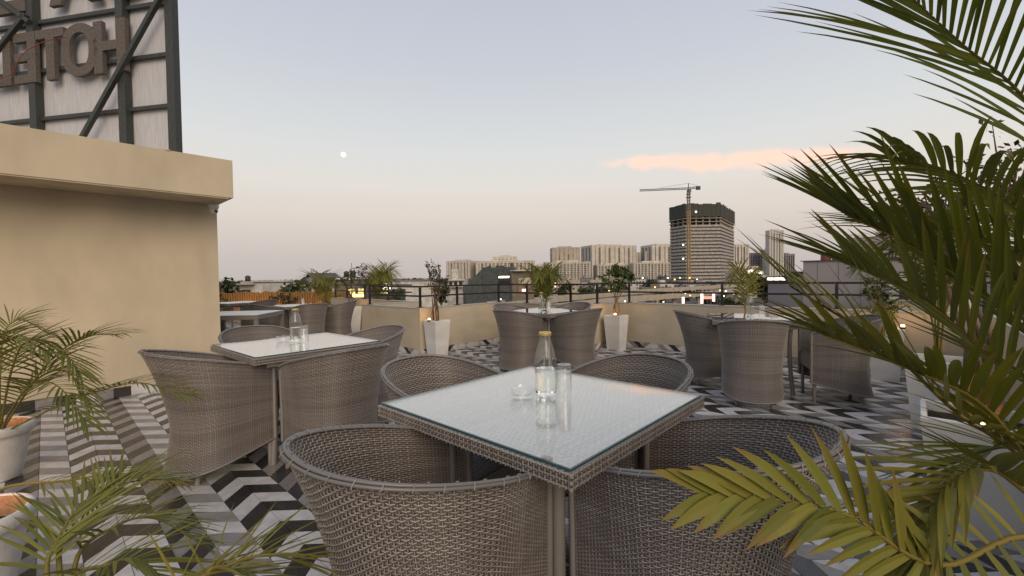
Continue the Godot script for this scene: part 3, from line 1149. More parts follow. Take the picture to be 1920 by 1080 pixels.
func town_tree(label: String, at: Vector3, h: float, r: float, green: Color, n := 420, size := 0.55, group := "trees of the town") -> void:
	var t := thing("town_tree", label, "tree", at, 0.0, group)
	var b := MB.new()
	b.tube(PackedVector3Array([Vector3.ZERO, Vector3(0.2, h * 0.4, 0), Vector3(0, h * 0.75, 0.2)]), PackedFloat32Array([0.28, 0.2, 0.1]), 6)
	for k in 6:
		var g := TAU * k / 6
		b.tube(PackedVector3Array([Vector3(0.1, h - r * 2.2, 0), Vector3(cos(g) * r * 0.35, h - r * 1.5, sin(g) * r * 0.35), Vector3(cos(g) * r * 0.6, h - r * 0.8, sin(g) * r * 0.6)]), PackedFloat32Array([0.12, 0.08, 0.03]), 4)
	put("trunk", b, M.bark, t)
	b = MB.new()
	var lobes := []
	for k in 9:
		lobes.append([Vector3(rng.randf_range(-0.6, 0.6) * r, h - r * rng.randf_range(0.35, 1.9), rng.randf_range(-0.6, 0.6) * r), r * rng.randf_range(0.3, 0.55)])
	for k in n:
		var l: Array = lobes[k % 9]
		var d := Vector3(rng.randfn(), rng.randfn() * 0.8, rng.randfn()).normalized()
		var p: Vector3 = l[0] + d * l[1] * pow(rng.randf(), 0.4)
		b.col = green * rng.randf_range(0.6, 1.4)
		var u := Vector3(rng.randfn(), rng.randfn(), rng.randfn()).normalized() * size * rng.randf_range(0.5, 1.1)
		var w := u.cross(Vector3(rng.randfn(), rng.randfn(), rng.randfn())).normalized() * u.length() * 0.6
		b.quad(p - u, p - w, p + u, p + w)
	put("crown", b, M.foliage, t)

func tank(r: Array, at: Vector3, rad: float, h: float, m: Material) -> void:
	var b := MB.new()
	b.lathe(at, PackedVector2Array([Vector2(0, 0), Vector2(rad, 0), Vector2(rad, h * 0.28), Vector2(rad * 0.96, h * 0.31), Vector2(rad, h * 0.34), Vector2(rad, h * 0.60), Vector2(rad * 0.96, h * 0.63), Vector2(rad, h * 0.66), Vector2(rad, h * 0.86), Vector2(rad * 0.4, h * 0.96), Vector2(rad * 0.38, h), Vector2(0, h)]), 18)
	put("water_tank", b, m, r[0])

func dot_lamp(called: String, label: String, at: Vector3, s: Vector3, m: Material, group: String) -> void:
	var t := thing(called, label, "lamp", at, 0.0, group)
	var b := MB.new()
	b.box(Vector3.ZERO, s)
	put("lamp_face", b, m, t)
	b = MB.new()
	b.bar(Vector3(0, -s.y / 2, -0.05), Vector3(0, minf(TOWN - at.y, -s.y - 1.0) if TOWN > at.y - 14.0 else -s.y - 5.0, -0.05), 0.12)
	put("pole", b, M.grey_dark, t)

func tree_at(label: String, top: Vector3, r: float, green: Color, n := 420, size := 0.55) -> void:
	town_tree(label, Vector3(top.x, TOWN, top.z), top.y - TOWN, r, green, n, size)

func make_tower() -> void:
	var t := thing("office_tower", "unfinished striped office tower with dark netting round its top floors", "building", Vector3(0, TOWN, 0))
	var pl := PackedVector2Array([Vector2(183, -503), Vector2(214, -565), Vector2(255, -590), Vector2(280, -548), Vector2(229, -478), Vector2(191, -478)])
	var mid := Vector2.ZERO
	for p in pl:
		mid += p / 6.0
	var grown := func(k: float) -> PackedVector2Array:
		var o := PackedVector2Array()
		for p in pl:
			o.append(p + (p - mid).normalized() * k)
		return o
	var fh := 3.78
	var b := MB.new()
	b.prism(grown.call(-1.2), 0, 19 * fh + 0.5)
	put("glazing", b, M.band_glass, t)
	for k in 20:
		b = MB.new()
		b.prism(grown.call(0.0), k * fh - 1.15, k * fh + 0.95)
		put("floor_band", b, M.spandrel, t)
		b = MB.new()
		b.prism(grown.call(0.45), k * fh - 1.3, k * fh - 1.1)
		put("ledge", b, M.grey_dark, t)
	b = MB.new()
	# upright joints of the glazing
	for q in 6:
		var p := pl[q]
		var e := pl[(q + 1) % 6]
		var n := int(p.distance_to(e) / 6.0)
		for k in n:
			var c := p.lerp(e, (k + 0.5) / n)
			c += (c - mid).normalized() * -0.7
			b.box(Vector3(c.x, 9.5 * fh, c.y), Vector3(0.5, 19 * fh, 0.5))
	put("mullions", b, M.grey_wall, t)
	# open floors with columns
	for k in [20, 21]:
		b = MB.new()
		b.prism(grown.call(1.2 if k == 20 else 2.2), k * fh + 0.2, k * fh + 0.75)
		put("open_slab", b, M.spandrel, t)
	b = MB.new()
	for q in 6:
		var p := pl[q]
		var e := pl[(q + 1) % 6]
		var n := int(p.distance_to(e) / 7.0)
		for k in n:
			var c := p.lerp(e, (k + 0.5) / n)
			c += (mid - c).normalized() * 1.5
			b.box(Vector3(c.x, 20.7 * fh, c.y), Vector3(1.3, 4.4 * fh, 1.3))
	put("columns", b, M.concrete, t)
	b = MB.new()
	b.prism(grown.call(-5.0), 19 * fh, 23 * fh)
	put("core", b, M.netting, t)
	# netting: tall sheets of uneven height
	b = MB.new()
	var gr: PackedVector2Array = grown.call(0.8)
	for q in 6:
		var p := gr[q]
		var e := gr[(q + 1) % 6]
		var n := maxi(2, int(p.distance_to(e) / 4.5))
		for k in n:
			var c0 := p.lerp(e, float(k) / n)
			var c1 := p.lerp(e, (k + 1.0) / n)
			var out := ((c0 + c1) / 2 - mid).normalized() * rng.randf_range(0.0, 0.3)
			c0 += out
			c1 += out
			var lo := 21.7 * fh - rng.randf_range(0, 1.0)
			var hi := 25.3 * fh + rng.randf_range(-0.6, 1.2)
			b.quad(Vector3(c0.x, lo, c0.y), Vector3(c0.x, hi, c0.y), Vector3(c1.x, hi, c1.y), Vector3(c1.x, lo, c1.y))
			b.box(Vector3(c1.x, (lo + hi) / 2, c1.y), Vector3(0.35, hi - lo, 0.35))
	put("netting", b, M.netting, t)
	for w in [Vector3(201.631, 69.798, -476.000), Vector3(187.524, 34.042, -476.000), Vector3(187.456, 18.925, -476.000)]:
		var l := MB.new()
		l.box(Vector3(w.x, w.y - TOWN, w.z), Vector3(1.5, 1.5, 0.6))
		put("work_light", l, M.lamp_white, t)

func lattice(b: MB, a: Vector3, c: Vector3, w: float, step: float, r: float, up: Vector3) -> void:
	var z := (c - a).normalized()
	var x := z.cross(up).normalized()
	var y := z.cross(x)
	var n := maxi(1, int(a.distance_to(c) / step))
	var cor := [x * w + y * w, x * w * -1 + y * w, x * w * -1 - y * w, x * w - y * w]
	for q in 4:
		b.bar(a + cor[q], c + cor[q], r)
		for k in n:
			var p := a.lerp(c, float(k) / n)
			var e := a.lerp(c, float(k + 1) / n)
			b.bar(p + cor[q], e + cor[(q + 1) % 4], r * 0.7)

func make_crane() -> void:
	var t := thing("tower_crane", "tower crane rising in front of the unfinished office tower", "crane", Vector3.ZERO)
	var foot := Vector3(188.733, -1.480, -465.000)
	var neck := Vector3(189.028, 69.455, -465.000)
	var top := Vector3(189.120, 91.478, -465.000)
	foot.x = top.x; neck.x = top.x
	foot.y = TOWN
	var b := MB.new()
	lattice(b, foot, neck, 1.3, 3.0, 0.6, Vector3.RIGHT)
	put("lower_mast", b, M.crane_yellow, t)
	b = MB.new()
	lattice(b, neck, top, 1.1, 3.0, 0.5, Vector3.RIGHT)
	put("upper_mast", b, M.crane_grey, t)
	b = MB.new()
	b.box(top + Vector3(0.5, -1.5, 1.5), Vector3(2.6, 3.0, 2.6))
	b.box(top + Vector3(0, -8, 0), Vector3(4.0, 1.2, 4.0))
	b.box(top + Vector3(0, -4.6, 0), Vector3(3.6, 1.0, 3.6))
	put("cab", b, M.crane_grey, t)
	b = MB.new()
	var tip := Vector3(141.373, 94.564, -480.000)
	lattice(b, top + Vector3(0, 1.5, 0), tip, 0.8, 2.6, 0.36, Vector3.UP)
	put("jib", b, M.crane_grey, t)
	b = MB.new()
	var tail := Vector3(197.621, 93.355, -461.000)
	lattice(b, top + Vector3(0, 1.5, 0), tail, 0.8, 2.6, 0.36, Vector3.UP)
	put("counter_jib", b, M.crane_grey, t)
	b = MB.new()
	b.box(tail + Vector3(0, -0.8, 0), Vector3(4.0, 3.6, 2.4))
	put("counterweight", b, M.grey_dark, t)
	b = MB.new()
	var apex := top + Vector3(0, 7, 0)
	b.bar(top, apex, 0.7)
	b.bar(apex, top.lerp(tip, 0.6) + Vector3(0, 2.2, 0), 0.22)
	b.bar(apex, tail + Vector3(0, 1.4, 0), 0.22)
	put("tie_bars", b, M.crane_grey, t)

func flyover(label: String, pts: Array, deck: float) -> void:
	var t := thing("flyover", label, "flyover", Vector3.ZERO, 0.0, "concrete flyovers beyond the terrace")
	var p := curve(pts, 24)
	for k in 24:
		var a := p[k]
		var c := p[k + 1]
		var x := (c - a).normalized()
		var s := x.cross(Vector3.UP).normalized()
		if s.z < 0:
			s = -s
		var b := MB.new()
		b.bar(a + s * 3.2 + Vector3.UP * 0.45, c + s * 3.2 + Vector3.UP * 0.5, 0.3, 0.9)
		put("barrier", b, M.concrete, t)
		b = MB.new()
		b.bar(a - s * 3.2 + Vector3.UP * 0.45, c - s * 3.2 + Vector3.UP * 0.5, 0.3, 0.9)
		put("barrier", b, M.concrete, t)
		b = MB.new()
		b.bar(a + Vector3.DOWN * 0.3, c + Vector3.DOWN * 0.3, 6.9, 0.6)
		put("deck", b, M.concrete, t)
		b = MB.new()
		b.bar(a + Vector3.UP * 0.03, c + Vector3.UP * 0.03, 6.0, 0.05)
		put("carriageway", b, M.asphalt, t)
		if k % 3 == 1:
			b = MB.new()
			b.box(Vector3(a.x, (a.y - 0.6 + TOWN) / 2, a.z), Vector3(1.6, a.y - 0.6 - TOWN, 1.6))
			put("pier", b, M.concrete, t)

func make_town() -> void:
	var b := MB.new()
	for r in [[-6000, 6000, 300, -9000]]:
		b.quad(Vector3(r[0], TOWN, r[2]), Vector3(r[1], TOWN, r[2]), Vector3(r[1], TOWN, r[3]), Vector3(r[0], TOWN, r[3]))
	struct("ground", b, M.ground)
	# this hotel below the terrace
	var hb := thing("hotel_block", "beige hotel block that carries the terrace", "building", Vector3.ZERO)
	b = MB.new()
	for r in [[-1.7, 6.85, -0.7, 3.9], [-1.7, 5.85, 3.9, 5.75], [-1.7, 4.05, 5.75, 7.55], [1.3, 5.15, 7.55, 11.2], [1.3, 8.3, 11.2, 17.0]]:
		var pl := PackedVector2Array()
		for q in [[r[0], r[2]], [r[0], r[3]], [r[1], r[3]], [r[1], r[2]]]:
			var w := ab(q[0], q[1])
			pl.append(Vector2(w.x, w.z))
		b.prism(pl, TOWN, -0.29)
	put("wall", b, M.plaster, hb)

	# skyline of flats, left to right
	flats("low stepped tan apartment block, leftmost of the skyline", Vector3(-133.580, 37.192, -900.000), Vector3(-84.304, 35.739, -880.000), 40, 3.3, 7, M.tan_wall, M.tan_pale, 0.5)
	flats("wide tan apartment block behind the dark teal building", Vector3(-69.759, 34.776, -860.000), Vector3(44.965, 33.158, -860.000), 40, 3.3, 15, M.tan_wall, M.tan_pale, 0.42)
	flats("raised middle wing of the wide tan apartment block", Vector3(-36.579, 43.432, -875.000), Vector3(9.457, 42.783, -875.000), 30, 3.3, 6, M.tan_wall, M.tan_pale, 0.4)
	flats("stepped brown apartment tower with blank upper walls", Vector3(77.292, 56.231, -820.000), Vector3(127.437, 55.525, -820.000), 40, 3.3, 6, M.tan_wall, M.tan_wall, 0.7, 0.5, 14.0)
	flats("lower wing at the foot of the stepped brown tower", Vector3(60.806, 27.996, -780.000), Vector3(140.051, 26.878, -780.000), 36, 3.3, 13, M.tan_pale, M.tan_pale, 0.34, 0.45, 3.5)
	flats("broad tan tower with tall upright piers", Vector3(165.230, 64.861, -900.000), Vector3(264.003, 65.669, -930.000), 45, 3.3, 9, M.tan_wall, M.tan_pale, 0.6)
	flats("narrow grey left flank of the broad tan tower", Vector3(161.835, 59.967, -925.000), Vector3(170.158, 59.190, -915.000), 40, 3.3, 2, M.grey_wall, M.grey_wall, 0.6)
	flats("low step on the right of the broad tan tower", Vector3(261.622, 50.940, -930.000), Vector3(274.468, 51.046, -935.000), 30, 3.3, 2, M.tan_wall, M.tan_pale, 0.5)
	flats("tan tower half hidden behind the striped office tower", Vector3(289.617, 64.207, -900.000), Vector3(353.756, 64.422, -915.000), 40, 3.3, 6, M.tan_wall, M.tan_pale, 0.55)
	flats("low step on the left of the half hidden tan tower", Vector3(280.927, 52.042, -915.000), Vector3(294.979, 51.544, -910.000), 34, 3.3, 2, M.tan_wall, M.tan_pale, 0.5)
	flats("pale low apartments with rows of balconies under the tan towers", Vector3(212.741, 24.214, -760.000), Vector3(281.592, 23.243, -760.000), 34, 3.2, 12, M.tan_pale, M.tan_pale, 0.36, 0.5, 3.0)
	flats("pale low apartments in front of the broad tan tower", Vector3(155.340, 22.186, -790.000), Vector3(219.176, 21.285, -790.000), 34, 3.2, 11, M.tan_pale, M.tan_pale, 0.36, 0.5, 3.0)
	flats("orange tan tower just right of the striped office tower", Vector3(456.938, 61.850, -900.000), Vector3(488.864, 61.400, -900.000), 40, 3.3, 5, M.tan_wall, M.tan_pale, 0.5)
	flats("pale mid rise between the wide block and the stepped brown tower", Vector3(41.757, 24.227, -840.000), Vector3(72.607, 23.792, -840.000), 20, 3.2, 5, M.tan_pale, M.tan_pale, 0.4, 0.45, 3.0)
	flats("pale mid rise in front of the orange tan tower", Vector3(353.625, 14.180, -700.000), Vector3(397.594, 13.688, -705.000), 20, 3.2, 8, M.white_wall, M.tan_pale, 0.36, 0.45, 3.0)
	flats("grey slab block left of the tall white tower", Vector3(545.613, 47.293, -1000.000), Vector3(587.225, 46.706, -1000.000), 40, 3.6, 7, M.grey_wall, M.grey_wall, 0.3)
	flats("tall slim white tower, highest of the finished towers", Vector3(561.332, 95.390, -950.000), Vector3(595.258, 95.557, -956.000), 8, 3.4, 5, M.white_wall, M.white_wall, 0.5, 0.3, 8.0)
	flats("narrow tan shaft on the left of the slim white tower", Vector3(560.209, 54.317, -960.000), Vector3(567.247, 54.091, -958.000), 26, 3.4, 2, M.tan_wall, M.tan_pale, 0.5, 0.4, 3.0)
	flats("small grey block right of the slim white tower", Vector3(627.613, 46.137, -1000.000), Vector3(648.420, 45.843, -1000.000), 40, 3.6, 4, M.grey_wall, M.grey_wall, 0.3)
	make_tower()
	make_crane()

	# low buildings at the foot of the towers
	for k in 74:
		var px := rng.randf_range(-0.02, 0.62)
		var d := rng.randf_range(330, 640)
		var w := rng.randf_range(9, 26)
		var h := rng.randf_range(6, 15.5) + (d - 330) * 0.008
		var o := Vector3(px * d, TOWN + h, -d)
		if px > 0.36 and px < 0.53 and d > 440:
			continue
		var kind := rng.randi() % 6
		var m: Material = [M.white_wall, M.tan_pale, M.grey_wall, M.brown_wall, M.grey_dark, M.concrete][kind]
		var sk := rng.randf_range(-3, 3)
		var r := block(["white", "cream", "grey", "brown", "dark grey", "concrete"][kind] + " low flat roofed building in the crowd " + ("left of the broad tan tower" if px < 0.16 else "between broad tan tower and office tower" if px < 0.35 else "right of the striped office tower"), "low_building", "building", o + Vector3(-w / 2, 0, -sk), o + Vector3(w / 2, 0, sk), 12, m, "low buildings below the towers")
		b = MB.new()
		for j in int(h / 3.2):
			for q in int(w / 3.0):
				if rng.randf() < 0.75:
					b.box(Vector3(1.5 + q * 3.0, 1.9 + j * 3.2, 0.04), Vector3(1.5, 1.4, 0.1))
		if b.v.size():
			stuff(put("windows", b, M.window_dark, r[0]))
		b = MB.new()
		b.box(Vector3(w * rng.randf_range(0.2, 0.8), h + 1.2, -6), Vector3(w * 0.3, 2.4, 4))
		put("roof_room", b, m, r[0])
		if rng.randf() < 0.6:
			tank(r, Vector3(w * rng.randf_range(0.1, 0.9), h, -3), 0.9, 1.9, M.tank_black)

	# nearer buildings, left to right
	var r := block("white villa with a dark garage opening above the bamboo fence", "villa", "building", Vector3(-40.103, 0.704, -62.000), Vector3(-34.397, 0.731, -60.000), 10, M.white_wall)
	b = MB.new()
	b.box(Vector3(3.05, r[2] - 1.05, -0.5), Vector3(1.5, 0.62, 1.1))
	put("garage_opening", b, M.window_dark, r[0])
	b = MB.new()
	b.box(Vector3(2.2, r[2] + 0.05, -4), Vector3(5.2, 0.16, 10))
	put("roof", b, M.concrete, r[0])
	tank(r, Vector3(0.95, r[2] + 0.45, -2), 0.36, 0.85, M.tank_black)
	b = MB.new()
	b.box(Vector3(0.95, r[2] + 0.25, -2), Vector3(0.9, 0.4, 0.9))
	put("tank_stand", b, M.concrete, r[0])
	r = block("cream house with a flat roof ledge beside the dark tree", "house", "building", Vector3(-40.118, 1.062, -72.000), Vector3(-38.296, 1.098, -75.000), 9, M.tan_pale)
	b = MB.new()
	b.box(Vector3(1.6, r[2] + 0.05, -3), Vector3(4.4, 0.2, 8))
	put("roof", b, M.white_wall, r[0])
	windows(r, 0.4, 3.0, r[2] - 2.2, r[2] - 0.5, 2, 1, 0.5, 0.6, M.window_dark)
	r = block("pale green house with a sloping roof behind the far palm", "house", "building", Vector3(-36.616, 1.815, -80.000), Vector3(-33.314, 1.771, -82.000), 10, M.white_wall)
	b = MB.new()
	for s in [-1.0, 1.0]:
		b.box(Vector3(2.0, r[2] + 0.25, -3.0 + s * 2.4), Vector3(4.9, 0.15, 5.4), Basis(Vector3.RIGHT, s * 0.16))
	put("roof", b, M.grey_dark, r[0])
	windows(r, 0.3, 3.6, r[2] - 3.0, r[2] - 0.8, 3, 1, 0.5, 0.7, M.window_dark)
	r = block("brown rooftop hut with black water tanks behind the dry shrub", "rooftop_hut", "building", Vector3(-27.943, 0.909, -70.000), Vector3(-24.682, 0.949, -70.000), 8, M.brown_wall)
	tank(r, Vector3(0.6, r[2] + 0.7, -2), 0.42, 1.0, M.tank_black)
	tank(r, Vector3(1.7, r[2] + 0.7, -2), 0.42, 1.0, M.tank_black)
	b = MB.new()
	for q in [0.2, 1.1, 2.2]:
		b.bar(Vector3(q, r[2], -1.5), Vector3(q, r[2] + 0.7, -1.5), 0.08)
	b.bar(Vector3(0.1, r[2] + 0.68, -2), Vector3(2.4, r[2] + 0.68, -2), 0.9, 0.06)
	b.bar(Vector3(1.85, r[2], -1.0), Vector3(1.85, r[2] + 3.0, -1.0), 0.06)
	b.bar(Vector3(1.5, r[2] + 2.0, -1.0), Vector3(2.2, r[2] + 2.0, -1.0), 0.05)
	put("tank_frame", b, M.grey_dark, r[0])
	r = block("shop front with yellow lit hoardings beyond the left railing", "shop", "building", Vector3(-21.894, 0.089, -58.000), Vector3(-18.198, 0.037, -58.000), 8, M.grey_dark)
	for q in [[0.6, -0.45, 0.75, 0.7], [1.9, -0.4, 0.9, 0.65]]:
		b = MB.new()
		b.box(Vector3(q[0], r[2] + q[1], 0.1), Vector3(q[2], q[3], 0.2))
		put("lit_sign", b, M.sign_yellow, r[0])
	b = MB.new()
	b.box(Vector3(1.4, r[2] - 1.0, 0.1), Vector3(1.5, 0.4, 0.2))
	put("lit_sign", b, M.lamp_warm, r[0])
	r = block("long pale grey shed with a blank front behind the railing", "shed", "building", Vector3(-30.160, 0.817, -110.000), Vector3(-20.281, 0.662, -112.000), 30, M.white_wall)
	b = MB.new()
	b.box(Vector3(5, r[2] + 0.06, -15), Vector3(11.2, 0.12, 31))
	put("roof", b, M.grey_wall, r[0])
	r = block("small dark shop with a white crest sign and yellow lettering", "shop", "building", Vector3(-18.317, -0.305, -60.000), Vector3(-16.405, -0.332, -60.000), 7, M.grey_dark)
	b = MB.new()
	var cx: float = r[1] / 2
	for k in 9:
		var g := PI * k / 8
		b.box(Vector3(cx + cos(g) * 0.5, r[2] + 0.25 + sin(g) * 0.55 * (1.0 if k % 2 == 0 else 0.75), 0.1), Vector3(0.22, 0.2, 0.15), Basis(Vector3.BACK, g))
	b.box(Vector3(cx, r[2] + 0.35, 0.08), Vector3(0.75, 0.45, 0.12))
	put("lit_sign", b, M.lamp_white, r[0])
	b = MB.new()
	for k in 6:
		b.box(Vector3(cx - 0.7 + k * 0.28, r[2] - 0.28 - (k % 2) * 0.04, 0.1), Vector3(0.19, 0.3, 0.1))
	put("lit_lettering", b, M.sign_yellow, r[0])
	r = block("white stepped house left of the dark teal building", "house", "building", Vector3(-22.378, 0.779, -150.000), Vector3(-16.314, 0.693, -150.000), 12, M.white_wall)
	b = MB.new()
	b.box(Vector3(2.6, r[2] + 1.7, -4), Vector3(2.2, 3.6, 6))
	put("upper_storey", b, M.white_wall, r[0])
	b = MB.new()
	b.box(Vector3(3.0, r[2] - 0.3, 0.5), Vector3(6.4, 0.16, 1.4))
	b.box(Vector3(3.0, r[2] - 2.6, 0.5), Vector3(6.4, 0.16, 1.4))
	put("balcony", b, M.tan_pale, r[0])
	windows(r, 0.4, 5.6, r[2] - 2.3, r[2] - 0.6, 3, 1, 0.6, 0.8, M.window_dark)
	r = block("brown annex with small lit shop left of the teal building", "annex", "building", Vector3(-15.212, -1.234, -135.000), Vector3(-12.280, -0.893, -132.000), 8, M.brown_wall)
	# teal clad building with a sign
	r = block("dark teal clad building with a small lit name board", "office_building", "building", Vector3(-8.535, 4.140, -128.000), Vector3(0.241, 4.280, -126.000), 5, M.teal_wall)
	b = MB.new()
	var pl := [Vector3(-5.5, 0, -0.2), Vector3(0.1, 0, -0.2), Vector3(0.1, r[2], -0.2), Vector3(-5.5, r[2] - 5.5, -0.2)]
	b.quad(pl[0], pl[1], pl[2], pl[3])
	var bk := []
	for q in pl:
		bk.append(q + Vector3(0, 0, -14))
	b.quad(bk[1], bk[0], bk[3], bk[2])
	b.quad(bk[0], pl[0], pl[3], bk[3])
	b.quad(pl[3], pl[2], bk[2], bk[3])
	put("sloping_side", b, M.teal_wall, r[0])
	b = MB.new()
	for k in 12:
		b.box(Vector3(r[1] / 2, r[2] - 0.8 - k * 0.9, 0.02), Vector3(r[1], 0.05, 0.05))
	for k in 5:
		b.box(Vector3(r[1] * (k + 0.5) / 5, r[2] - 6, 0.02), Vector3(0.05, 12, 0.05))
	put("cladding_joints", b, M.grey_dark, r[0])
	b = MB.new()
	b.box(Vector3(r[1] * 0.72, r[2] - 2.9, 0.15), Vector3(3.5, 1.1, 0.25))
	b.box(Vector3(r[1] * 0.72, r[2] - 4.4, 0.1), Vector3(3.3, 1.1, 0.15))
	put("sign_board", b, M.black_metal, r[0])
	var tm := TextMesh.new()
	var font := SystemFont.new()
	font.font_names = PackedStringArray(["Droid Sans"])
	font.font_weight = 700
	tm.font = font
	tm.text = "ADIRVRY"
	tm.font_size = 40
	tm.pixel_size = 0.02
	tm.depth = 0.06
	tm.material = M.lamp_white
	part("sign_letters", tm, r[0], Transform3D(Basis(), Vector3(r[1] * 0.72, r[2] - 2.9, 0.3)))
	b = MB.new()
	b.box(Vector3(r[1] * 0.95, r[2] + 0.4, -1.0), Vector3(0.6, 1.6, 0.6))
	b.box(Vector3(r[1] * 0.5, r[2] + 0.25, -3.0), Vector3(2.5, 0.5, 1.0))
	put("roof_units", b, M.grey_dark, r[0])
	# brown building with lit entrance
	r = block("brown corner building with an orange lit entrance", "shop_building", "building", Vector3(0.069, 3.034, -125.000), Vector3(6.497, 2.988, -128.000), 18, M.brown_wall)
	b = MB.new()
	b.box(Vector3(3.4, r[2] + 0.1, -8), Vector3(7.0, 0.3, 19))
	put("roof_edge", b, M.tan_pale, r[0])
	b = MB.new()
	b.box(Vector3(3.9, r[2] - 2.9, 0.1), Vector3(3.9, 1.7, 0.4))
	put("window_bay", b, M.tan_pale, r[0])
	windows(r, 2.4, 5.4, r[2] - 3.5, r[2] - 2.3, 2, 1, 0.4, 0.9, M.window_dark)
	b = MB.new()
	b.box(Vector3(3.9, r[2] - 5.3, 0.2), Vector3(4.2, 2.0, 0.3))
	put("orange_front", b, M.terracotta, r[0])
	b = MB.new()
	b.box(Vector3(3.7, r[2] - 5.6, 0.5), Vector3(1.5, 0.7, 0.3))
	put("lit_sign", b, M.lamp_pink, r[0])
	# grey blocks on the right
	r = block("long blank grey building with red water tanks on its roof", "grey_building", "building", Vector3(40.155, 3.058, -60.000), Vector3(50.019, 2.596, -52.000), 18, M.grey_wall)
	b = MB.new()
	b.box(Vector3(8.1, r[2] + 1.45, -4), Vector3(8.0, 2.9, 7))
	put("upper_room", b, M.grey_wall, r[0])
	b = MB.new()
	for k in 7:
		b.box(Vector3(1.6 + k * 2.3, r[2] - 3.5, 0.012), Vector3(0.03, 7.2, 0.024))
	b.box(Vector3(8, r[2] + 0.03, 0.05), Vector3(16.6, 0.12, 0.3))
	put("panel_joints", b, M.grey_dark, r[0])
	tank(r, Vector3(2.45, r[2], -1.2), 0.58, 1.05, M.tank_red)
	tank(r, Vector3(3.72, r[2], -1.2), 0.58, 1.05, M.tank_red)
	b = MB.new()
	b.bar(Vector3(4.4, r[2] + 2.95, -0.6), Vector3(8.5, r[2] + 2.95, -0.6), 0.08)
	for k in 6:
		b.bar(Vector3(4.4 + k * 0.8, r[2] + 2.85, -0.6), Vector3(4.4 + k * 0.8, r[2] + 3.35, -0.6), 0.04)
	b.bar(Vector3(4.4, r[2] + 3.35, -0.6), Vector3(8.5, r[2] + 3.35, -0.6), 0.05)
	put("roof_rail", b, M.camera_white, r[0])
	r = block("dark low wing with a lit white name board", "grey_building", "building", Vector3(38.839, 0.491, -66.000), Vector3(40.235, 0.633, -60.000), 10, M.grey_wall)
	b = MB.new()
	b.box(Vector3(1.75, r[2] - 0.15, 0.12), Vector3(3.4, 0.75, 0.24))
	put("sign_board", b, M.black_metal, r[0])
	tm = TextMesh.new()
	tm.font = font
	tm.text = "CLIN METTER"
	tm.font_size = 40
	tm.pixel_size = 0.0128
	tm.depth = 0.05
	tm.material = M.lamp_white
	part("sign_letters", tm, r[0], Transform3D(Basis(), Vector3(1.75, r[2] - 0.15, 0.27)))
	b = MB.new()
	b.box(Vector3(4.0, r[2] + 0.5, -2), Vector3(2.4, 0.8, 2))
	put("roof_unit", b, M.window_dark, r[0])
	r = block("cream building with a dark window band behind the right palms", "cream_building", "building", Vector3(38.185, 1.094, -44.000), Vector3(41.184, 1.013, -40.000), 12, M.tan_pale)
	windows(r, 0.6, 5.4, r[2] - 3.2, r[2] - 0.9, 3, 1, 0.8, 0.5, M.window_dark)
	# small white buildings under the slim tower
	r = block("white and grey buildings with lit signs below the slim tower", "shop_building", "building", Vector3(171.553, 2.810, -330.000), Vector3(190.958, 3.344, -330.000), 20, M.white_wall)
	windows(r, 1, 18, r[2] - 10, r[2] - 1, 4, 2, 0.5, 0.6, M.window_dark)
	b = MB.new()
	b.box(Vector3(9, r[2] + 0.5, 0.3), Vector3(4, 1.6, 0.5))
	b.box(Vector3(16, r[2] - 1.0, 0.3), Vector3(3, 1.4, 0.5))
	put("lit_sign", b, M.lamp_white, r[0])

	# flyovers and the street below
	flyover("upper flyover ramp sweeping right past the office tower", [Vector3(-4.409, -6.266, -118.000), Vector3(52.573, -6.480, -195.000), Vector3(141.600, -6.200, -275.000), Vector3(264.804, -5.638, -360.000)], -6)
	flyover("lower flyover ramp dropping to the left behind the parapet", [Vector3(5.705, -8.005, -118.000), Vector3(40.423, -7.100, -150.000), Vector3(87.949, -8.090, -205.000), Vector3(163.545, -8.939, -290.000)], -9)
	b = MB.new()
	b.quad(Vector3(-60, TOWN + 0.06, -100), Vector3(260, TOWN + 0.06, -100), Vector3(420, TOWN + 0.06, -330), Vector3(-40, TOWN + 0.06, -250))
	struct("road", b, M.asphalt)
	for q in [[Vector3(59.008, -7.547, -150.000), 2.2, "leftmost"], [Vector3(65.452, -7.086, -150.000), 3.4, "middle"], [Vector3(69.502, -6.590, -150.000), 3.0, "rightmost"]]:
		dot_lamp("street_sign", q[2] + " of the bright pink white upright street signs", q[0], Vector3(0.8, q[1], 0.3), M.lamp_pink, "lit street signs")
	dot_lamp("signal_lamp", "red lit traffic gantry between two street signs", Vector3(67.927, -6.799, -151.000), Vector3(3.2, 1.0, 0.3), M.lamp_red, "")
	var lamps := [Vector3(75.566, -5.088, -230.000), Vector3(52.196, -8.004, -150.000), Vector3(57.498, -7.329, -170.000), Vector3(75.688, -7.211, -190.000), Vector3(90.840, -5.793, -190.000), Vector3(90.944, -5.985, -185.000), Vector3(77.866, -6.770, -160.000), Vector3(81.596, -6.037, -160.000), Vector3(168.299, -1.768, -470.000), Vector3(177.683, -1.887, -460.000), Vector3(185.787, -1.996, -455.000), Vector3(182.950, -3.504, -430.000), Vector3(174.593, -4.709, -400.000), Vector3(187.724, 3.390, -330.000), Vector3(44.609, -5.686, -200.000), Vector3(49.415, -5.939, -210.000), Vector3(16.901, -1.333, -170.000), Vector3(15.893, -2.361, -160.000), Vector3(-3.082, -4.691, -118.000), Vector3(-10.686, -2.475, -130.000), Vector3(-21.313, -0.174, -57.000), Vector3(36.350, -7.043, -140.000), Vector3(69.595, -6.874, -170.000), Vector3(156.257, -1.661, -520.000), Vector3(160.818, -3.192, -430.000), Vector3(63.991, -6.919, -120.000)]
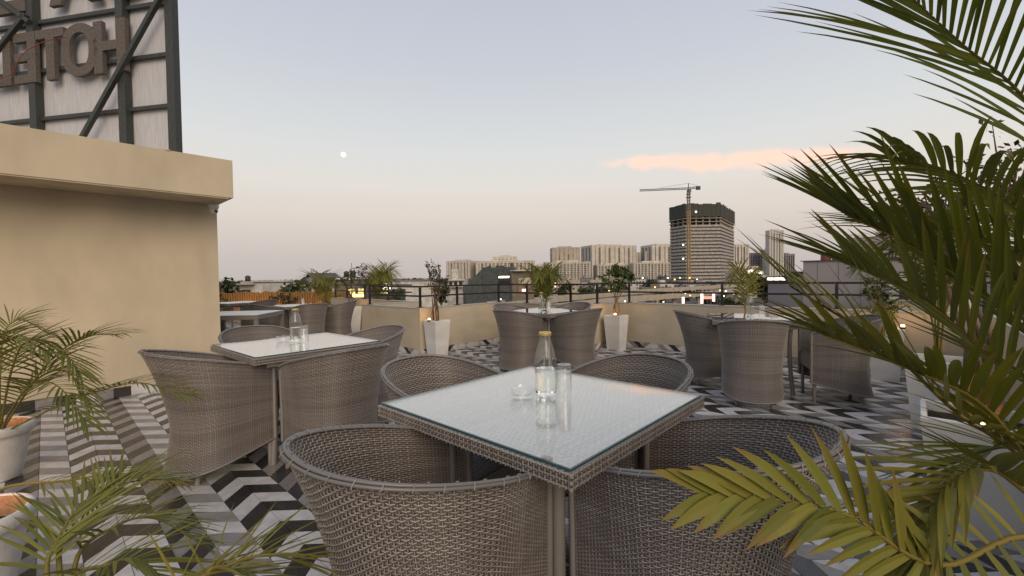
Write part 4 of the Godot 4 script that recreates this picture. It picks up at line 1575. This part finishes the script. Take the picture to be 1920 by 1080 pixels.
	for q in lamps:
		var s: float = q.z * -0.0026
		dot_lamp("street_lamp", "small bright lamp among the streets beyond the terrace", q, Vector3(s, s, s * 0.6), M.lamp_warm if rng.randf() < 0.5 else M.lamp_white, "distant street lamps")

	# trees of the town
	var dark := Color(0.035, 0.05, 0.018)
	var mid := Color(0.06, 0.075, 0.022)
	tree_at("dark tree right beside the beige building's corner", Vector3(-26.433, 1.820, -40.000), 1.6, dark, 700, 0.28)
	tree_at("small dark tree between villa and cream house", Vector3(-37.419, 1.164, -66.000), 1.9, mid, 500, 0.35)
	tree_at("broad dark tree above the bamboo fence", Vector3(-23.745, 1.476, -50.000), 2.3, dark, 800, 0.32)
	tree_at("low green tree left of the broad dark tree", Vector3(-26.748, 0.942, -52.000), 1.7, mid, 600, 0.3)
	tree_at("green tree beside the shop with the crest sign", Vector3(-15.285, -0.075, -58.000), 1.1, mid, 500, 0.26)
	tree_at("dark tree behind the white stepped house", Vector3(-22.969, -0.536, -140.000), 3.2, dark, 500, 0.6)
	tree_at("tree crown over the teal building's roof", Vector3(-8.695, 5.824, -160.000), 4.0, dark, 600, 0.7)
	tree_at("tree below the first flyover", Vector3(9.182, -3.529, -150.000), 4.0, dark, 600, 0.7)
	tree_at("tree in front of the low apartments", Vector3(31.902, -2.762, -260.000), 6.0, dark, 600, 1.0)
	tree_at("tree left of the flyover pier", Vector3(48.086, -2.918, -280.000), 6.0, mid, 600, 1.0)
	tree_at("green tree by the street below the railing", Vector3(55.994, -3.969, -105.000), 3.2, mid, 900, 0.45)
	tree_at("second green tree by the street below the railing", Vector3(52.515, -4.436, -105.000), 2.6, mid, 700, 0.45)
	tree_at("tree left of the lit white name board", Vector3(43.400, 1.966, -75.000), 2.4, dark, 900, 0.35)
	for q in [Vector3(18.433, -2.745, -300.000), Vector3(68.816, -2.612, -330.000), Vector3(112.580, -2.165, -360.000), Vector3(77.254, -3.943, -300.000), Vector3(172.385, -4.039, -380.000), Vector3(185.378, -1.428, -360.000), Vector3(186.106, -0.225, -330.000), Vector3(103.592, -6.006, -260.000), Vector3(78.942, -6.405, -230.000), Vector3(99.787, -6.957, -220.000)]:
		tree_at("dark round tree in the crowded streets below the towers", q, rng.randf_range(3.5, 6.0), dark.lerp(mid, rng.randf()), 300, 1.1)
	# far wooded skyline
	b = MB.new()
	for k in 5200:
		var ang := rng.randf_range(-0.86, 0.02)
		var d := rng.randf_range(700, 1500)
		var h := rng.randf_range(2, 15.0) + (d - 700) * 0.006
		var p := Vector3(tan(ang) * d, TOWN + h, -d)
		b.col = Color(0.05, 0.052, 0.03) * rng.randf_range(0.6, 1.4)
		var s := rng.randf_range(2.0, 5.0)
		var u := Vector3(rng.randfn(), rng.randfn() * 0.6, rng.randfn()).normalized() * s
		var w := u.cross(Vector3(rng.randfn(), rng.randfn(), rng.randfn())).normalized() * s * 0.7
		b.quad(p - u, p - w, p + u, p + w)
	var wood := solo("distant_wood", b, M.foliage, "dark line of distant trees along the left horizon", "trees")
	stuff(wood)
	# low roofs of the left town
	for k in 40:
		var ang := rng.randf_range(-0.62, -0.08)
		var d := rng.randf_range(130, 520)
		var w := rng.randf_range(7, 16)
		var h := rng.randf_range(7, 13.0)
		var o := Vector3(tan(ang) * d, TOWN + h, -d)
		var kind := rng.randi() % 4
		var m: Material = [M.white_wall, M.tan_pale, M.grey_wall, M.concrete][kind]
		var sk := rng.randf_range(-2, 2)
		var rr := block(["white", "cream", "grey", "concrete"][kind] + " flat roofed house in the low town " + ("behind the bamboo fence" if ang < -0.4 else "behind the left railing") + (", with a black tank" if k % 2 else ""), "town_house", "building", o + Vector3(-w / 2, 0, -sk), o + Vector3(w / 2, 0, sk), 9, m, "houses of the low town")
		b = MB.new()
		for q in int(w / 2.6):
			b.box(Vector3(1.3 + q * 2.6, h - 1.7, 0.04), Vector3(1.2, 1.3, 0.1))
			b.box(Vector3(1.3 + q * 2.6, h - 4.7, 0.04), Vector3(1.2, 1.3, 0.1))
		stuff(put("windows", b, M.window_dark, rr[0]))
		b = MB.new()
		b.box(Vector3(w / 2, h + 0.4, 0.0), Vector3(w, 0.8, 0.2))
		b.box(Vector3(w * 0.3, h + 1.2, -5), Vector3(3, 2.4, 3))
		put("roof_parapet", b, m, rr[0])
		if k % 2:
			tank(rr, Vector3(w * 0.7, h, -3), 0.7, 1.5, M.tank_black)

# ---------------------------------------------------------------- sky
func make_sky() -> Sky:
	var W := 2048
	var H := 1024
	var im := Image.create(W, H, false, Image.FORMAT_RGBF)
	var stops := [[-90.0, 96, 90, 84], [-4.0, 128, 121, 116], [0.0, 180, 172, 168], [2.5, 187, 178, 174], [5.0, 198, 188, 180], [8.0, 207, 198, 189], [11.5, 211, 206, 199], [15.5, 205, 206, 205], [20.0, 196, 200, 203], [26.0, 186, 190, 199], [33.0, 178, 182, 195], [55.0, 166, 172, 189], [90.0, 158, 166, 187]]
	var row := PackedColorArray()
	for y in H:
		var el := 90.0 - 180.0 * (y + 0.5) / H
		var c := Color()
		for k in stops.size() - 1:
			if el >= stops[k][0] and el <= stops[k + 1][0]:
				var t: float = (el - stops[k][0]) / (stops[k + 1][0] - stops[k][0])
				c = Color(stops[k][1] / 255.0, stops[k][2] / 255.0, stops[k][3] / 255.0).srgb_to_linear().lerp(Color(stops[k + 1][1] / 255.0, stops[k + 1][2] / 255.0, stops[k + 1][3] / 255.0).srgb_to_linear(), t)
		row.append(c)
		im.fill_rect(Rect2i(0, y, W, 1), c)
	# one long pink cloud
	var f := FastNoiseLite.new()
	f.seed = 5
	f.frequency = 0.05
	f.fractal_octaves = 5
	for x in range(30, 240):
		for y in range(H / 2 - 110, H / 2 - 40):
			var az := (x + 0.5) * 360.0 / W
			var el := 90.0 - 180.0 * (y + 0.5) / H
			var u := (az - 26.0) / 13.0
			var mid := 13.1 - 1.1 * u
			var tall := 1.12 * (1.0 - 0.35 * absf(u)) + 0.6 * f.get_noise_2d(x * 0.55, 40.0)
			var e := (el - mid - 0.5 * f.get_noise_2d(x * 0.8, 200.0)) / maxf(tall, 0.2)
			var d := (1.0 - smoothstep(0.35, 1.2, absf(e))) * (1.0 - smoothstep(0.8, 1.2, absf(u)))
			d *= clampf(0.85 + 0.75 * f.get_noise_2d(x, y * 2.2), 0, 1)
			if d > 0:
				im.set_pixel(x, y, row[y].lerp(Color(252 / 255.0, 212 / 255.0, 190 / 255.0).srgb_to_linear(), clampf(d * 0.95, 0, 1)))
	var pm := PanoramaSkyMaterial.new()
	pm.panorama = ImageTexture.create_from_image(im)
	var s := Sky.new()
	s.sky_material = pm
	return s

func _ready() -> void:
	rng.seed = 20240611
	# camera, sky, sun, exposure
	var cam := Camera3D.new()
	cam.name = "camera"
	add_child(cam)
	cam.position = Vector3(0, 1.204, 0)
	cam.rotation = Vector3(-0.02455, 0, -0.01412)
	cam.fov = 66.99
	cam.near = 0.05
	cam.far = 12000.0
	cam.current = true
	var env := Environment.new()
	env.background_mode = Environment.BG_SKY
	env.sky = make_sky()
	env.background_energy_multiplier = 1.0
	env.tonemap_mode = Environment.TONE_MAPPER_LINEAR
	env.tonemap_exposure = 1.2
	env.sdfgi_enabled = true
	env.ssao_enabled = true
	env.ssil_enabled = true
	env.fog_enabled = false
	env.fog_density = 0.00035
	env.fog_light_color = Color(0.78, 0.74, 0.72)
	var we := WorldEnvironment.new()
	we.name = "environment"
	we.environment = env
	add_child(we)
	var sun := DirectionalLight3D.new()
	sun.name = "sun"
	add_child(sun)
	sun.rotation_degrees = Vector3(-28, 20, 0)
	sun.light_energy = 0.5
	sun.light_color = Color(1.0, 0.9, 0.78)
	sun.light_angular_distance = 40.0
	sun.shadow_enabled = true

	make_materials()
	# structure
	make_floor(cam)
	make_building()
	make_sign()
	parapet("beige parapet with a railing, jutting forward left of the tall pot", Vector2(3.972, 5.672), Vector2(3.972, 7.499), Vector2(1, 0))
	parapet("beige parapet running back behind the twiggy potted shrub", Vector2(3.972, 5.672), Vector2(5.749, 5.672), Vector2(0, 1), -0.152)
	parapet("beige parapet behind the chairs of the far middle table", Vector2(5.749, 3.86), Vector2(5.749, 5.672), Vector2(1, 0), -0.002, 0.152)
	parapet("short beige parapet left of the leafy potted tree", Vector2(5.749, 3.86), Vector2(6.764, 3.86), Vector2(0, 1), -0.152, 0.152)
	parapet("long beige parapet behind the right hand table", Vector2(6.764, -0.563), Vector2(6.764, 3.86), Vector2(1, 0), 0.15)
	parapet("grey beige parapet along the right edge behind the big pots", Vector2(-1.6, -0.563), Vector2(6.764, -0.563), Vector2(0, -1))
	parapet("beige parapet return seen through the left railing", Vector2(3.972, 7.499), Vector2(5.057, 7.499), Vector2(0, -1), -0.152, 0.152)
	parapet("far beige parapet behind the leftmost square planter", Vector2(5.057, 7.499), Vector2(5.057, 11.156), Vector2(1, 0), -0.002)
	railing("black railing above the parapet jutting forward on the left", Vector2(4.05, 5.75), Vector2(4.05, 7.35), [0.01, 0.99])
	railing("black railing running back from the twiggy potted shrub", Vector2(4.05, 5.75), Vector2(5.82, 5.75), [0.42, 0.99])
	railing("black railing behind the far middle table", Vector2(5.82, 3.94), Vector2(5.82, 5.75), [0.1, 0.62])
	railing("short black railing left of the leafy potted tree", Vector2(5.82, 3.94), Vector2(6.84, 3.94), [0.5])
	railing("long black railing behind the right hand table", Vector2(6.84, -0.62), Vector2(6.84, 3.94), [0.02, 0.3, 0.6, 0.93])
	railing("black railing beyond the leftmost square planter", Vector2(5.13, 7.6), Vector2(5.13, 11.1), [0.25, 0.55, 0.8, 0.98])
	# bamboo fence at the far left
	var fence := thing("bamboo_fence", "orange bamboo fence lit by warm lamps at the far left", "fence", Vector3.ZERO)
	for k in 62:
		var b := MB.new()
		var x := -9.6 + k * 0.074
		var h := 0.86 + rng.randf_range(-0.03, 0.03)
		var z := -13.4 + rng.randf_range(-0.008, 0.008)
		b.tube(PackedVector3Array([Vector3(x, 0, z), Vector3(x, h * 0.33, z), Vector3(x, h * 0.34, z), Vector3(x, h * 0.66, z), Vector3(x, h * 0.67, z), Vector3(x, h, z)]), PackedFloat32Array([0.034, 0.034, 0.0365, 0.033, 0.0355, 0.033]), 7)
		put("cane", b, M.bamboo, fence)
	for y in [0.2, 0.7]:
		var b := MB.new()
		b.bar(Vector3(-9.7, y, -13.45), Vector3(-5.0, y, -13.45), 0.05)
		put("cross_rail", b, M.bamboo, fence)
	make_town()

	# furniture: the near table
	table("nearest glass topped table, in the middle of the picture", 0.113, -1.645, 42.97)
	chair("nearest chair, its back to us, left of the nearest table's front corner", -0.238, -1.224, 43.67)
	chair("near chair partly behind palm leaves at the nearest table's right front", 0.508, -1.262, -44.5)
	chair("chair behind the nearest table's left corner, seat towards us", -0.247, -1.983, 125.8)
	chair("chair behind the nearest table's right corner, seat towards us", 0.441, -1.94, 234.1)
	# the left table
	table("glass topped table beside the beige building", -1.606, -3.237, 41.0)
	chair("chair in profile at the left table, nearest the round pots", -1.899, -2.772, 38.1)
	chair("chair with its back to us at the left table's front right", -1.151, -2.791, -51.4)
	chair("chair at the left table's far left, half hidden by the building corner", -2.067, -3.599, 132.6)
	chair("chair at the left table's far right, its rim above the table corner", -1.234, -3.469, 225.6)
	# the far middle table
	table("glass topped table far back in the middle before the parapet", 0.45, -6.02, 42.0)
	chair("left one of the two chairs backing onto us at the far middle table", 0.100, -5.60, 40.3)
	chair("right one of the two chairs backing onto us at the far middle table", 0.800, -5.63, -43.5)
	chair("chair behind the far middle table on its left", 0.075, -6.36, 132.0)
	chair("chair behind the far middle table on its right", 0.830, -6.45, 222.4)
	# the right table
	table("glass topped table on the right half hidden by palm leaves", 2.62, -4.7, 21.0)
	chair("chair in profile on the left of the right hand table", 2.2, -4.86, 98.0)
	chair("chair with its back to us in front of the right hand table", 2.25, -4.09, 21.0)
	chair("chair on the right of the right hand table, behind palm leaves", 3.1, -4.16, -69.0)
	# far left
	table("glass topped table in the far left corner, nearer the planter", -3.98, -8.2, 43.0)
	chair("far left chair facing the planter side table, in profile", -4.34, -7.85, 43.0)
	chair("far left chair with its back to us left of the square planter", -3.62, -7.72, -47.0)
	chair("far left chair with a dark back beside the square planter", -3.42, -8.5, -100.0)
	table("glass topped table farthest back by the bamboo fence", -6.05, -9.6, 30.0)
	chair("chair by the bamboo fence right of the farthest table", -5.45, -9.35, -70.0)
	chair("chair by the bamboo fence left of the farthest table", -6.5, -9.2, 50.0)
	# a plain square legged table at the corner of the building
	var pt := thing("square_leg_table", "pale topped table with square legs behind the building corner", "table", Vector3(-4.0, 0, -6.35), 0.12)
	var b := MB.new()
	b.box(Vector3(0, 0.705, 0), Vector3(0.92, 0.055, 0.92))
	put("frame", b, M.crane_grey, pt)
	b = MB.new()
	b.box(Vector3(0, 0.7375, 0), Vector3(0.9, 0.006, 0.9))
	put("table_top", b, M.pot_white, pt)
	for q in [[1, 1], [-1, 1], [-1, -1], [1, -1]]:
		b = MB.new()
		b.box(Vector3(q[0] * 0.43, 0.338, q[1] * 0.43), Vector3(0.05, 0.676, 0.05))
		put("leg", b, M.crane_grey, pt)
	# glassware
	bottle("clear water bottle with a gold cap on the nearest table", Vector3(0.125, 0.741, -1.672))
	tumblers("of two tumblers stacked upside down on the nearest table", Vector3(0.193, 0.741, -1.664))
	ashtray("clear glass ashtray left of the bottle on the nearest table", Vector3(0.034, 0.741, -1.672))
	bottle("clear water bottle on the table beside the beige building", Vector3(-1.63, 0.741, -3.262))
	tumblers("of two tumblers stacked on the table beside the beige building", Vector3(-1.54, 0.741, -3.20))
	ashtray("clear ashtray left of the bottle on the table beside the building", Vector3(-1.745, 0.741, -3.30))
	bottle("clear water bottle on the far middle table", Vector3(0.40, 0.741, -6.02))
	tumblers("of two tumblers stacked on the far middle table", Vector3(0.50, 0.741, -6.0))
	tumblers("of two tumblers stacked on the far left table by the planter", Vector3(-3.95, 0.741, -8.2))
	bottle("clear water bottle on the right hand table behind palm leaves", Vector3(2.6, 0.741, -4.75))
	tumblers("of two tumblers stacked on the right hand table behind palm leaves", Vector3(2.7, 0.741, -4.7))

	# planters
	var n := Color(0.055, 0.075, 0.02)
	square_pot("white tapered planter with a twiggy shrub at the wall corner", Vector3(-1.17, 0, -6.73), 0.30, 0.56)
	shrub("twiggy shrub with bare dry branches in the white planter by the wall corner", Vector3(-1.17, 0.51, -6.73), 1.0, 7, [[-0.10, 0.82, 0.0, 0.22], [0.06, 0.78, 0.02, 0.17], [-0.02, 0.55, 0.0, 0.16], [0.14, 0.66, -0.03, 0.1]], 0.045, 5, n, 0.85, M.dry_twig)
	spot("lit lamp in the planter with the twiggy shrub", Vector3(-1.27, 0.545, -6.63), 0.03)
	square_pot("white tapered planter with a leafy tree in the wall corner", Vector3(1.70, 0, -7.12), 0.30, 0.56)
	shrub("small leafy tree with pale stems in the far white planter", Vector3(1.70, 0.51, -7.12), 1.0, 4, [[-0.1, 0.62, 0.0, 0.17], [0.1, 0.74, 0.0, 0.15], [0.0, 0.5, 0.05, 0.12], [0.2, 0.66, 0.02, 0.1], [-0.02, 0.76, 0.0, 0.12]], 0.065, 10, Color(0.06, 0.095, 0.02), 0.12, M.bark, "tree", 0.03)
	spot("lit lamp in the planter with the leafy tree", Vector3(1.66, 0.545, -7.02), 0.03)
	square_pot("white tapered planter farthest left beside the wicker chairs", Vector3(-3.72, 0, -10.1), 0.32, 0.58)
	shrub("brown dry shrub in the leftmost white planter", Vector3(-3.72, 0.53, -10.1), 1.1, 4, [[-0.16, 0.62, 0.0, 0.24], [0.0, 0.72, 0.02, 0.2], [0.24, 0.85, 0.0, 0.25]], 0.06, 7, n, 0.8, M.dry_twig)
	spot("lit lamp in the leftmost white planter", Vector3(-3.68, 0.575, -9.96), 0.03)
	palm("yellow green palm behind the parapet by the left railing", Vector3(-3.30, 0.2, -10.75), 1.35, 11, 0.28, "potted palms", 0.45, 36, 0.022)
	palm("green palm behind the far middle table", Vector3(0.52, 0.42, -7.0), 0.92, 12, 0.12, "potted palms", 0.42, 40, 0.016)
	round_pot("round white pot behind the far middle table", Vector3(0.52, 0, -7.0), 0.17, 0.5)
	palm("palm with yellow stems behind the right hand table", Vector3(3.03, 0.45, -5.62), 1.0, 4, 0.6, "potted palms", 0.28, 34, 0.018)
	square_pot("white tapered planter behind the right hand table", Vector3(3.03, 0, -5.62), 0.3, 0.5)
	square_pot("white tapered planter with a bright lamp under the right palms", Vector3(4.18, 0, -4.86), 0.32, 0.58)
	shrub("slender leafy tree in the planter with the bright lamp", Vector3(4.16, 0.53, -4.86), 1.0, 2, [[-0.12, 0.42, 0.0, 0.13], [-0.08, 0.6, 0.0, 0.16], [-0.2, 0.78, 0.0, 0.17], [-0.02, 0.3, 0.02, 0.1]], 0.06, 7, Color(0.045, 0.07, 0.018), 0.1, M.bark, "tree", 0.02)
	spot("bright lit lamp in the planter under the right palms", Vector3(4.26, 0.575, -4.74), 0.05)
	palm("short yellow palm beside the slender tree on the right", Vector3(4.05, 0.5, -4.75), 0.42, 6, 0.8, "potted palms", 0.8, 30, 0.016)
	square_pot("large white planter at the right edge, the farther of two", Vector3(3.30, 0, -3.36), 0.40, 0.53)
	palm("dark stemmed palm in the farther large planter on the right", Vector3(3.30, 0.48, -3.36), 1.25, 8, 0.3, "potted palms", 0.4, 44, 0.022)
	square_pot("large white planter at the right edge, the nearer of two", Vector3(2.17, 0, -2.02), 0.40, 0.53)
	shrub("tall shrub with several pale trunks in the nearer large planter", Vector3(2.17, 0.48, -2.02), 1.4, 7, [[-0.05, 1.02, -0.15, 0.26], [0.14, 1.12, 0.0, 0.28], [-0.2, 0.98, 0.05, 0.2], [0.3, 0.95, 0.1, 0.25]], 0.035, 12, Color(0.05, 0.055, 0.02), 0.7, M.bark, "shrub", 0.07)
	spot("lamp in the nearer large planter on the right", Vector3(2.10, 0.475, -1.92), 0.012)

	# round pots and palms at the left
	round_pot("round white clay pot at the left edge below the palm", Vector3(-3.22, 0, -2.66), 0.19, 0.34)
	round_pot("round white clay pot in the lower left corner", Vector3(-2.06, 0, -1.60), 0.19, 0.345)
	spot("lamp in the farther round pot on the left", Vector3(-3.31, 0.34, -2.62), 0.09)
	spot("lamp in the nearer round pot on the left", Vector3(-2.17, 0.345, -1.58), 0.09)
	var t := thing("areca_palm", "bushy palm in the farther round pot at the left edge", "palm", Vector3.ZERO)
	var o := Vector3(-3.17, 0.28, -2.66)
	for c in [[o, Vector3(-2.812, 0.581, -2.500), Vector3(-2.597, 0.789, -2.450), Vector3(-2.383, 0.905, -2.420), Vector3(-2.192, 0.916, -2.400)], [o, Vector3(-2.694, 0.471, -2.500), Vector3(-2.315, 0.601, -2.400), Vector3(-2.019, 0.659, -2.350), Vector3(-1.752, 0.599, -2.300)], [o, Vector3(-3.016, 0.670, -2.600), Vector3(-2.856, 0.868, -2.550), Vector3(-2.565, 0.849, -2.450), Vector3(-2.400, 0.706, -2.400)], [o, Vector3(-3.144, 0.672, -2.600), Vector3(-3.015, 0.878, -2.500), Vector3(-2.745, 0.933, -2.400), Vector3(-2.466, 0.829, -2.300)], [o, Vector3(-2.958, 0.541, -2.600), Vector3(-2.900, 0.647, -2.700), Vector3(-2.869, 0.624, -2.800), Vector3(-2.755, 0.449, -2.800)], [o, Vector3(-3.057, 0.631, -2.500), Vector3(-3.101, 0.894, -2.400), Vector3(-3.141, 0.909, -2.300), Vector3(-3.148, 0.761, -2.200)], [o, Vector3(-3.317, 0.630, -2.800), Vector3(-3.505, 0.885, -3.000), Vector3(-3.504, 0.949, -3.100), Vector3(-3.463, 0.860, -3.200)], [o, Vector3(-2.793, 0.503, -2.400), Vector3(-2.557, 0.673, -2.300), Vector3(-2.311, 0.681, -2.200), Vector3(-2.133, 0.517, -2.150)]]:
		frond(t, c, 58, 0.25, 0.0125, 0.16, false, 0.25, 0.5)
	t = thing("areca_palm", "palm with a yellow arching frond in the lower left pot", "palm", Vector3.ZERO)
	o = Vector3(-2.06, 0.29, -1.60)
	for c in [[o, Vector3(-1.914, 0.442, -1.600), Vector3(-1.727, 0.448, -1.650), Vector3(-1.547, 0.451, -1.700), Vector3(-1.366, 0.389, -1.750)]]:
		frond(t, c, 44, 0.13, 0.011, 0.75, false, 0.4, 0.9)
	t = thing("areca_palm", "dark palm fronds rising from the bottom left edge", "palm", Vector3.ZERO)
	o = Vector3(-0.98, 0.25, -0.98)
	for c in [[o, Vector3(-1.153, 0.467, -1.120), Vector3(-1.066, 0.555, -1.150), Vector3(-1.007, 0.545, -1.200), Vector3(-0.943, 0.456, -1.250)], [o, Vector3(-1.173, 0.509, -1.100), Vector3(-1.170, 0.565, -1.200), Vector3(-1.168, 0.600, -1.300), Vector3(-1.141, 0.538, -1.450)], [o, Vector3(-1.148, 0.475, -1.050), Vector3(-1.171, 0.551, -1.100), Vector3(-1.214, 0.581, -1.200), Vector3(-1.208, 0.601, -1.300)], [o, Vector3(-1.044, 0.496, -1.000), Vector3(-0.955, 0.545, -1.000), Vector3(-0.880, 0.557, -1.000), Vector3(-0.820, 0.505, -1.000)]]:
		frond(t, c, 40, 0.21, 0.0095, 0.18, false, 0.3, 0.35)
	round_pot("round white pot just below the picture's left corner", Vector3(-0.98, 0, -0.98), 0.18, 0.3)
	t = thing("areca_palm", "thin yellow green palm leaves at the bottom before the nearest chair", "palm", Vector3.ZERO)
	o = Vector3(-0.62, 0.22, -0.80)
	for c in [[o, Vector3(-0.675, 0.537, -0.920), Vector3(-0.636, 0.574, -0.950), Vector3(-0.570, 0.578, -0.980), Vector3(-0.507, 0.549, -1.000)], [o, Vector3(-0.716, 0.541, -0.900), Vector3(-0.685, 0.566, -0.920), Vector3(-0.636, 0.562, -0.950), Vector3(-0.577, 0.523, -0.970)]]:
		frond(t, c, 26, 0.2, 0.008, 0.55, false, 0.3, 0.25)
	round_pot("second round white pot just below the picture's left corner", Vector3(-0.62, 0, -0.74), 0.15, 0.26)

	# the big palm at the right, close to us
	t = thing("areca_palm", "large palm with long fronds filling the right edge", "palm", Vector3.ZERO)
	round_pot("round white pot of the large palm, right of the picture", Vector3(1.62, 0, -1.0), 0.22, 0.4)
	o = Vector3(1.62, 0.36, -1.0)
	var near := [
		[[o, Vector3(1.819, 1.244, -1.350), Vector3(1.665, 1.716, -1.400), Vector3(1.382, 1.903, -1.350), Vector3(1.141, 2.050, -1.300)], 60, 0.74, 0.018, 0.1, 0.34, 0.22, 0.95, Vector3(0.1, 1, 0.1)],
		[[o, Vector3(1.995, 0.962, -1.450), Vector3(1.799, 1.353, -1.500), Vector3(1.507, 1.510, -1.450), Vector3(1.216, 1.562, -1.400)], 56, 0.46, 0.021, 0.14, 0.34, 0.9, 0.95, Vector3(0, 1, 0)],
		[[o, Vector3(1.728, 0.827, -1.300), Vector3(1.442, 1.061, -1.250), Vector3(1.132, 1.254, -1.200), Vector3(0.887, 1.353, -1.150)], 60, 0.46, 0.023, 0.14, 0.30, 0.15, 0.52, Vector3(-0.1, 0.95, 0.15)],
		[[o, Vector3(1.333, 0.743, -1.050), Vector3(1.017, 0.861, -0.950), Vector3(0.773, 1.049, -0.900), Vector3(0.548, 1.180, -0.860)], 40, 0.27, 0.019, 0.4, 0.30, 0.2, 0.62, Vector3(-0.3, 0.85, 0.4)],
		[[o, Vector3(1.087, 0.652, -0.880), Vector3(0.750, 0.682, -0.760), Vector3(0.555, 0.794, -0.740), Vector3(0.326, 0.838, -0.720)], 48, 0.185, 0.025, 0.38, 0.26, 0.3, 0.95, Vector3(-0.45, 0.5, 0.75)],
	]
	for c in near:
		frond(t, c[0], c[1], c[2], c[3], c[4], true, c[5], c[6], c[7], 0.008, c[8].normalized())
	for c in [[[o, Vector3(1.874, 1.005, -1.400), Vector3(1.690, 1.214, -1.400), Vector3(1.405, 1.316, -1.350), Vector3(1.099, 1.331, -1.300)], 0.1, 0.42], [[o, Vector3(1.826, 0.879, -1.350), Vector3(1.717, 1.111, -1.400), Vector3(1.545, 1.182, -1.400), Vector3(1.291, 1.153, -1.350)], 0.2, 0.4], [[o, Vector3(1.240, 0.688, -0.980), Vector3(1.007, 0.911, -0.920), Vector3(0.782, 1.013, -0.860), Vector3(0.574, 1.088, -0.800)], 0.4, 0.26], [[o, Vector3(1.582, 0.766, -1.200), Vector3(1.357, 0.934, -1.200), Vector3(1.100, 1.118, -1.150), Vector3(0.863, 1.219, -1.100)], 0.12, 0.4], [[o, Vector3(1.173, 0.680, -0.950), Vector3(0.987, 0.789, -0.900), Vector3(0.838, 0.760, -0.850), Vector3(0.750, 0.676, -0.800)], 0.5, 0.24], [[o, Vector3(1.425, 0.666, -1.100), Vector3(1.274, 0.750, -1.100), Vector3(1.179, 0.724, -1.100), Vector3(1.125, 0.629, -1.100)], 0.3, 0.26]]:
		frond(t, c[0], 46, c[2], 0.020, c[1], false, 0.3, 0.3, 0.65, 0.007)

	# plants along the bamboo fence
	palm("palm with pale arching fronds right of the bamboo fence", Vector3(-5.45, 0.2, -12.6), 1.25, 10, 0.3, "potted palms", 0.6, 34, 0.024)
	palm("low yellow palm before the bamboo fence's right end", Vector3(-5.0, 0.1, -12.0), 0.85, 8, 0.6, "potted palms", 0.6, 30, 0.02)
	shrub("dark bushy shrub before the middle of the bamboo fence", Vector3(-6.75, 0.1, -12.9), 0.9, 5, [[0.0, 0.6, 0.0, 0.26], [0.25, 0.5, 0.0, 0.22], [-0.25, 0.52, 0.0, 0.2]], 0.07, 8, Color(0.04, 0.055, 0.018), 0.2, M.bark)
	shrub("green bush at the left end of the bamboo fence by the building", Vector3(-8.35, 0.1, -12.6), 0.8, 4, [[0.0, 0.35, 0.0, 0.25], [-0.2, 0.5, 0.0, 0.24]], 0.07, 8, Color(0.06, 0.085, 0.02), 0.1, M.bark)
	spot("warm lamp at the foot of the bamboo fence, left one", Vector3(-8.0, 0.3, -13.0), 0.13)
	spot("warm lamp at the foot of the bamboo fence, middle one", Vector3(-7.3, 0.3, -13.05), 0.11)
	spot("warm lamp at the foot of the bamboo fence, right one", Vector3(-5.75, 0.3, -13.05), 0.15)

	# the moon
	var mb := MB.new()
	var pr := PackedVector2Array()
	for k in 25:
		pr.append(Vector2(sin(PI * k / 24), -cos(PI * k / 24)) * 36.0)
	mb.lathe(Vector3.ZERO, pr, 36)
	var moon := solo("moon", mb, M.moon_glow, "small pale full moon in the dusk sky", "moon")
	moon.position = Vector3(-2470.622, 1854.174, -6500.000)
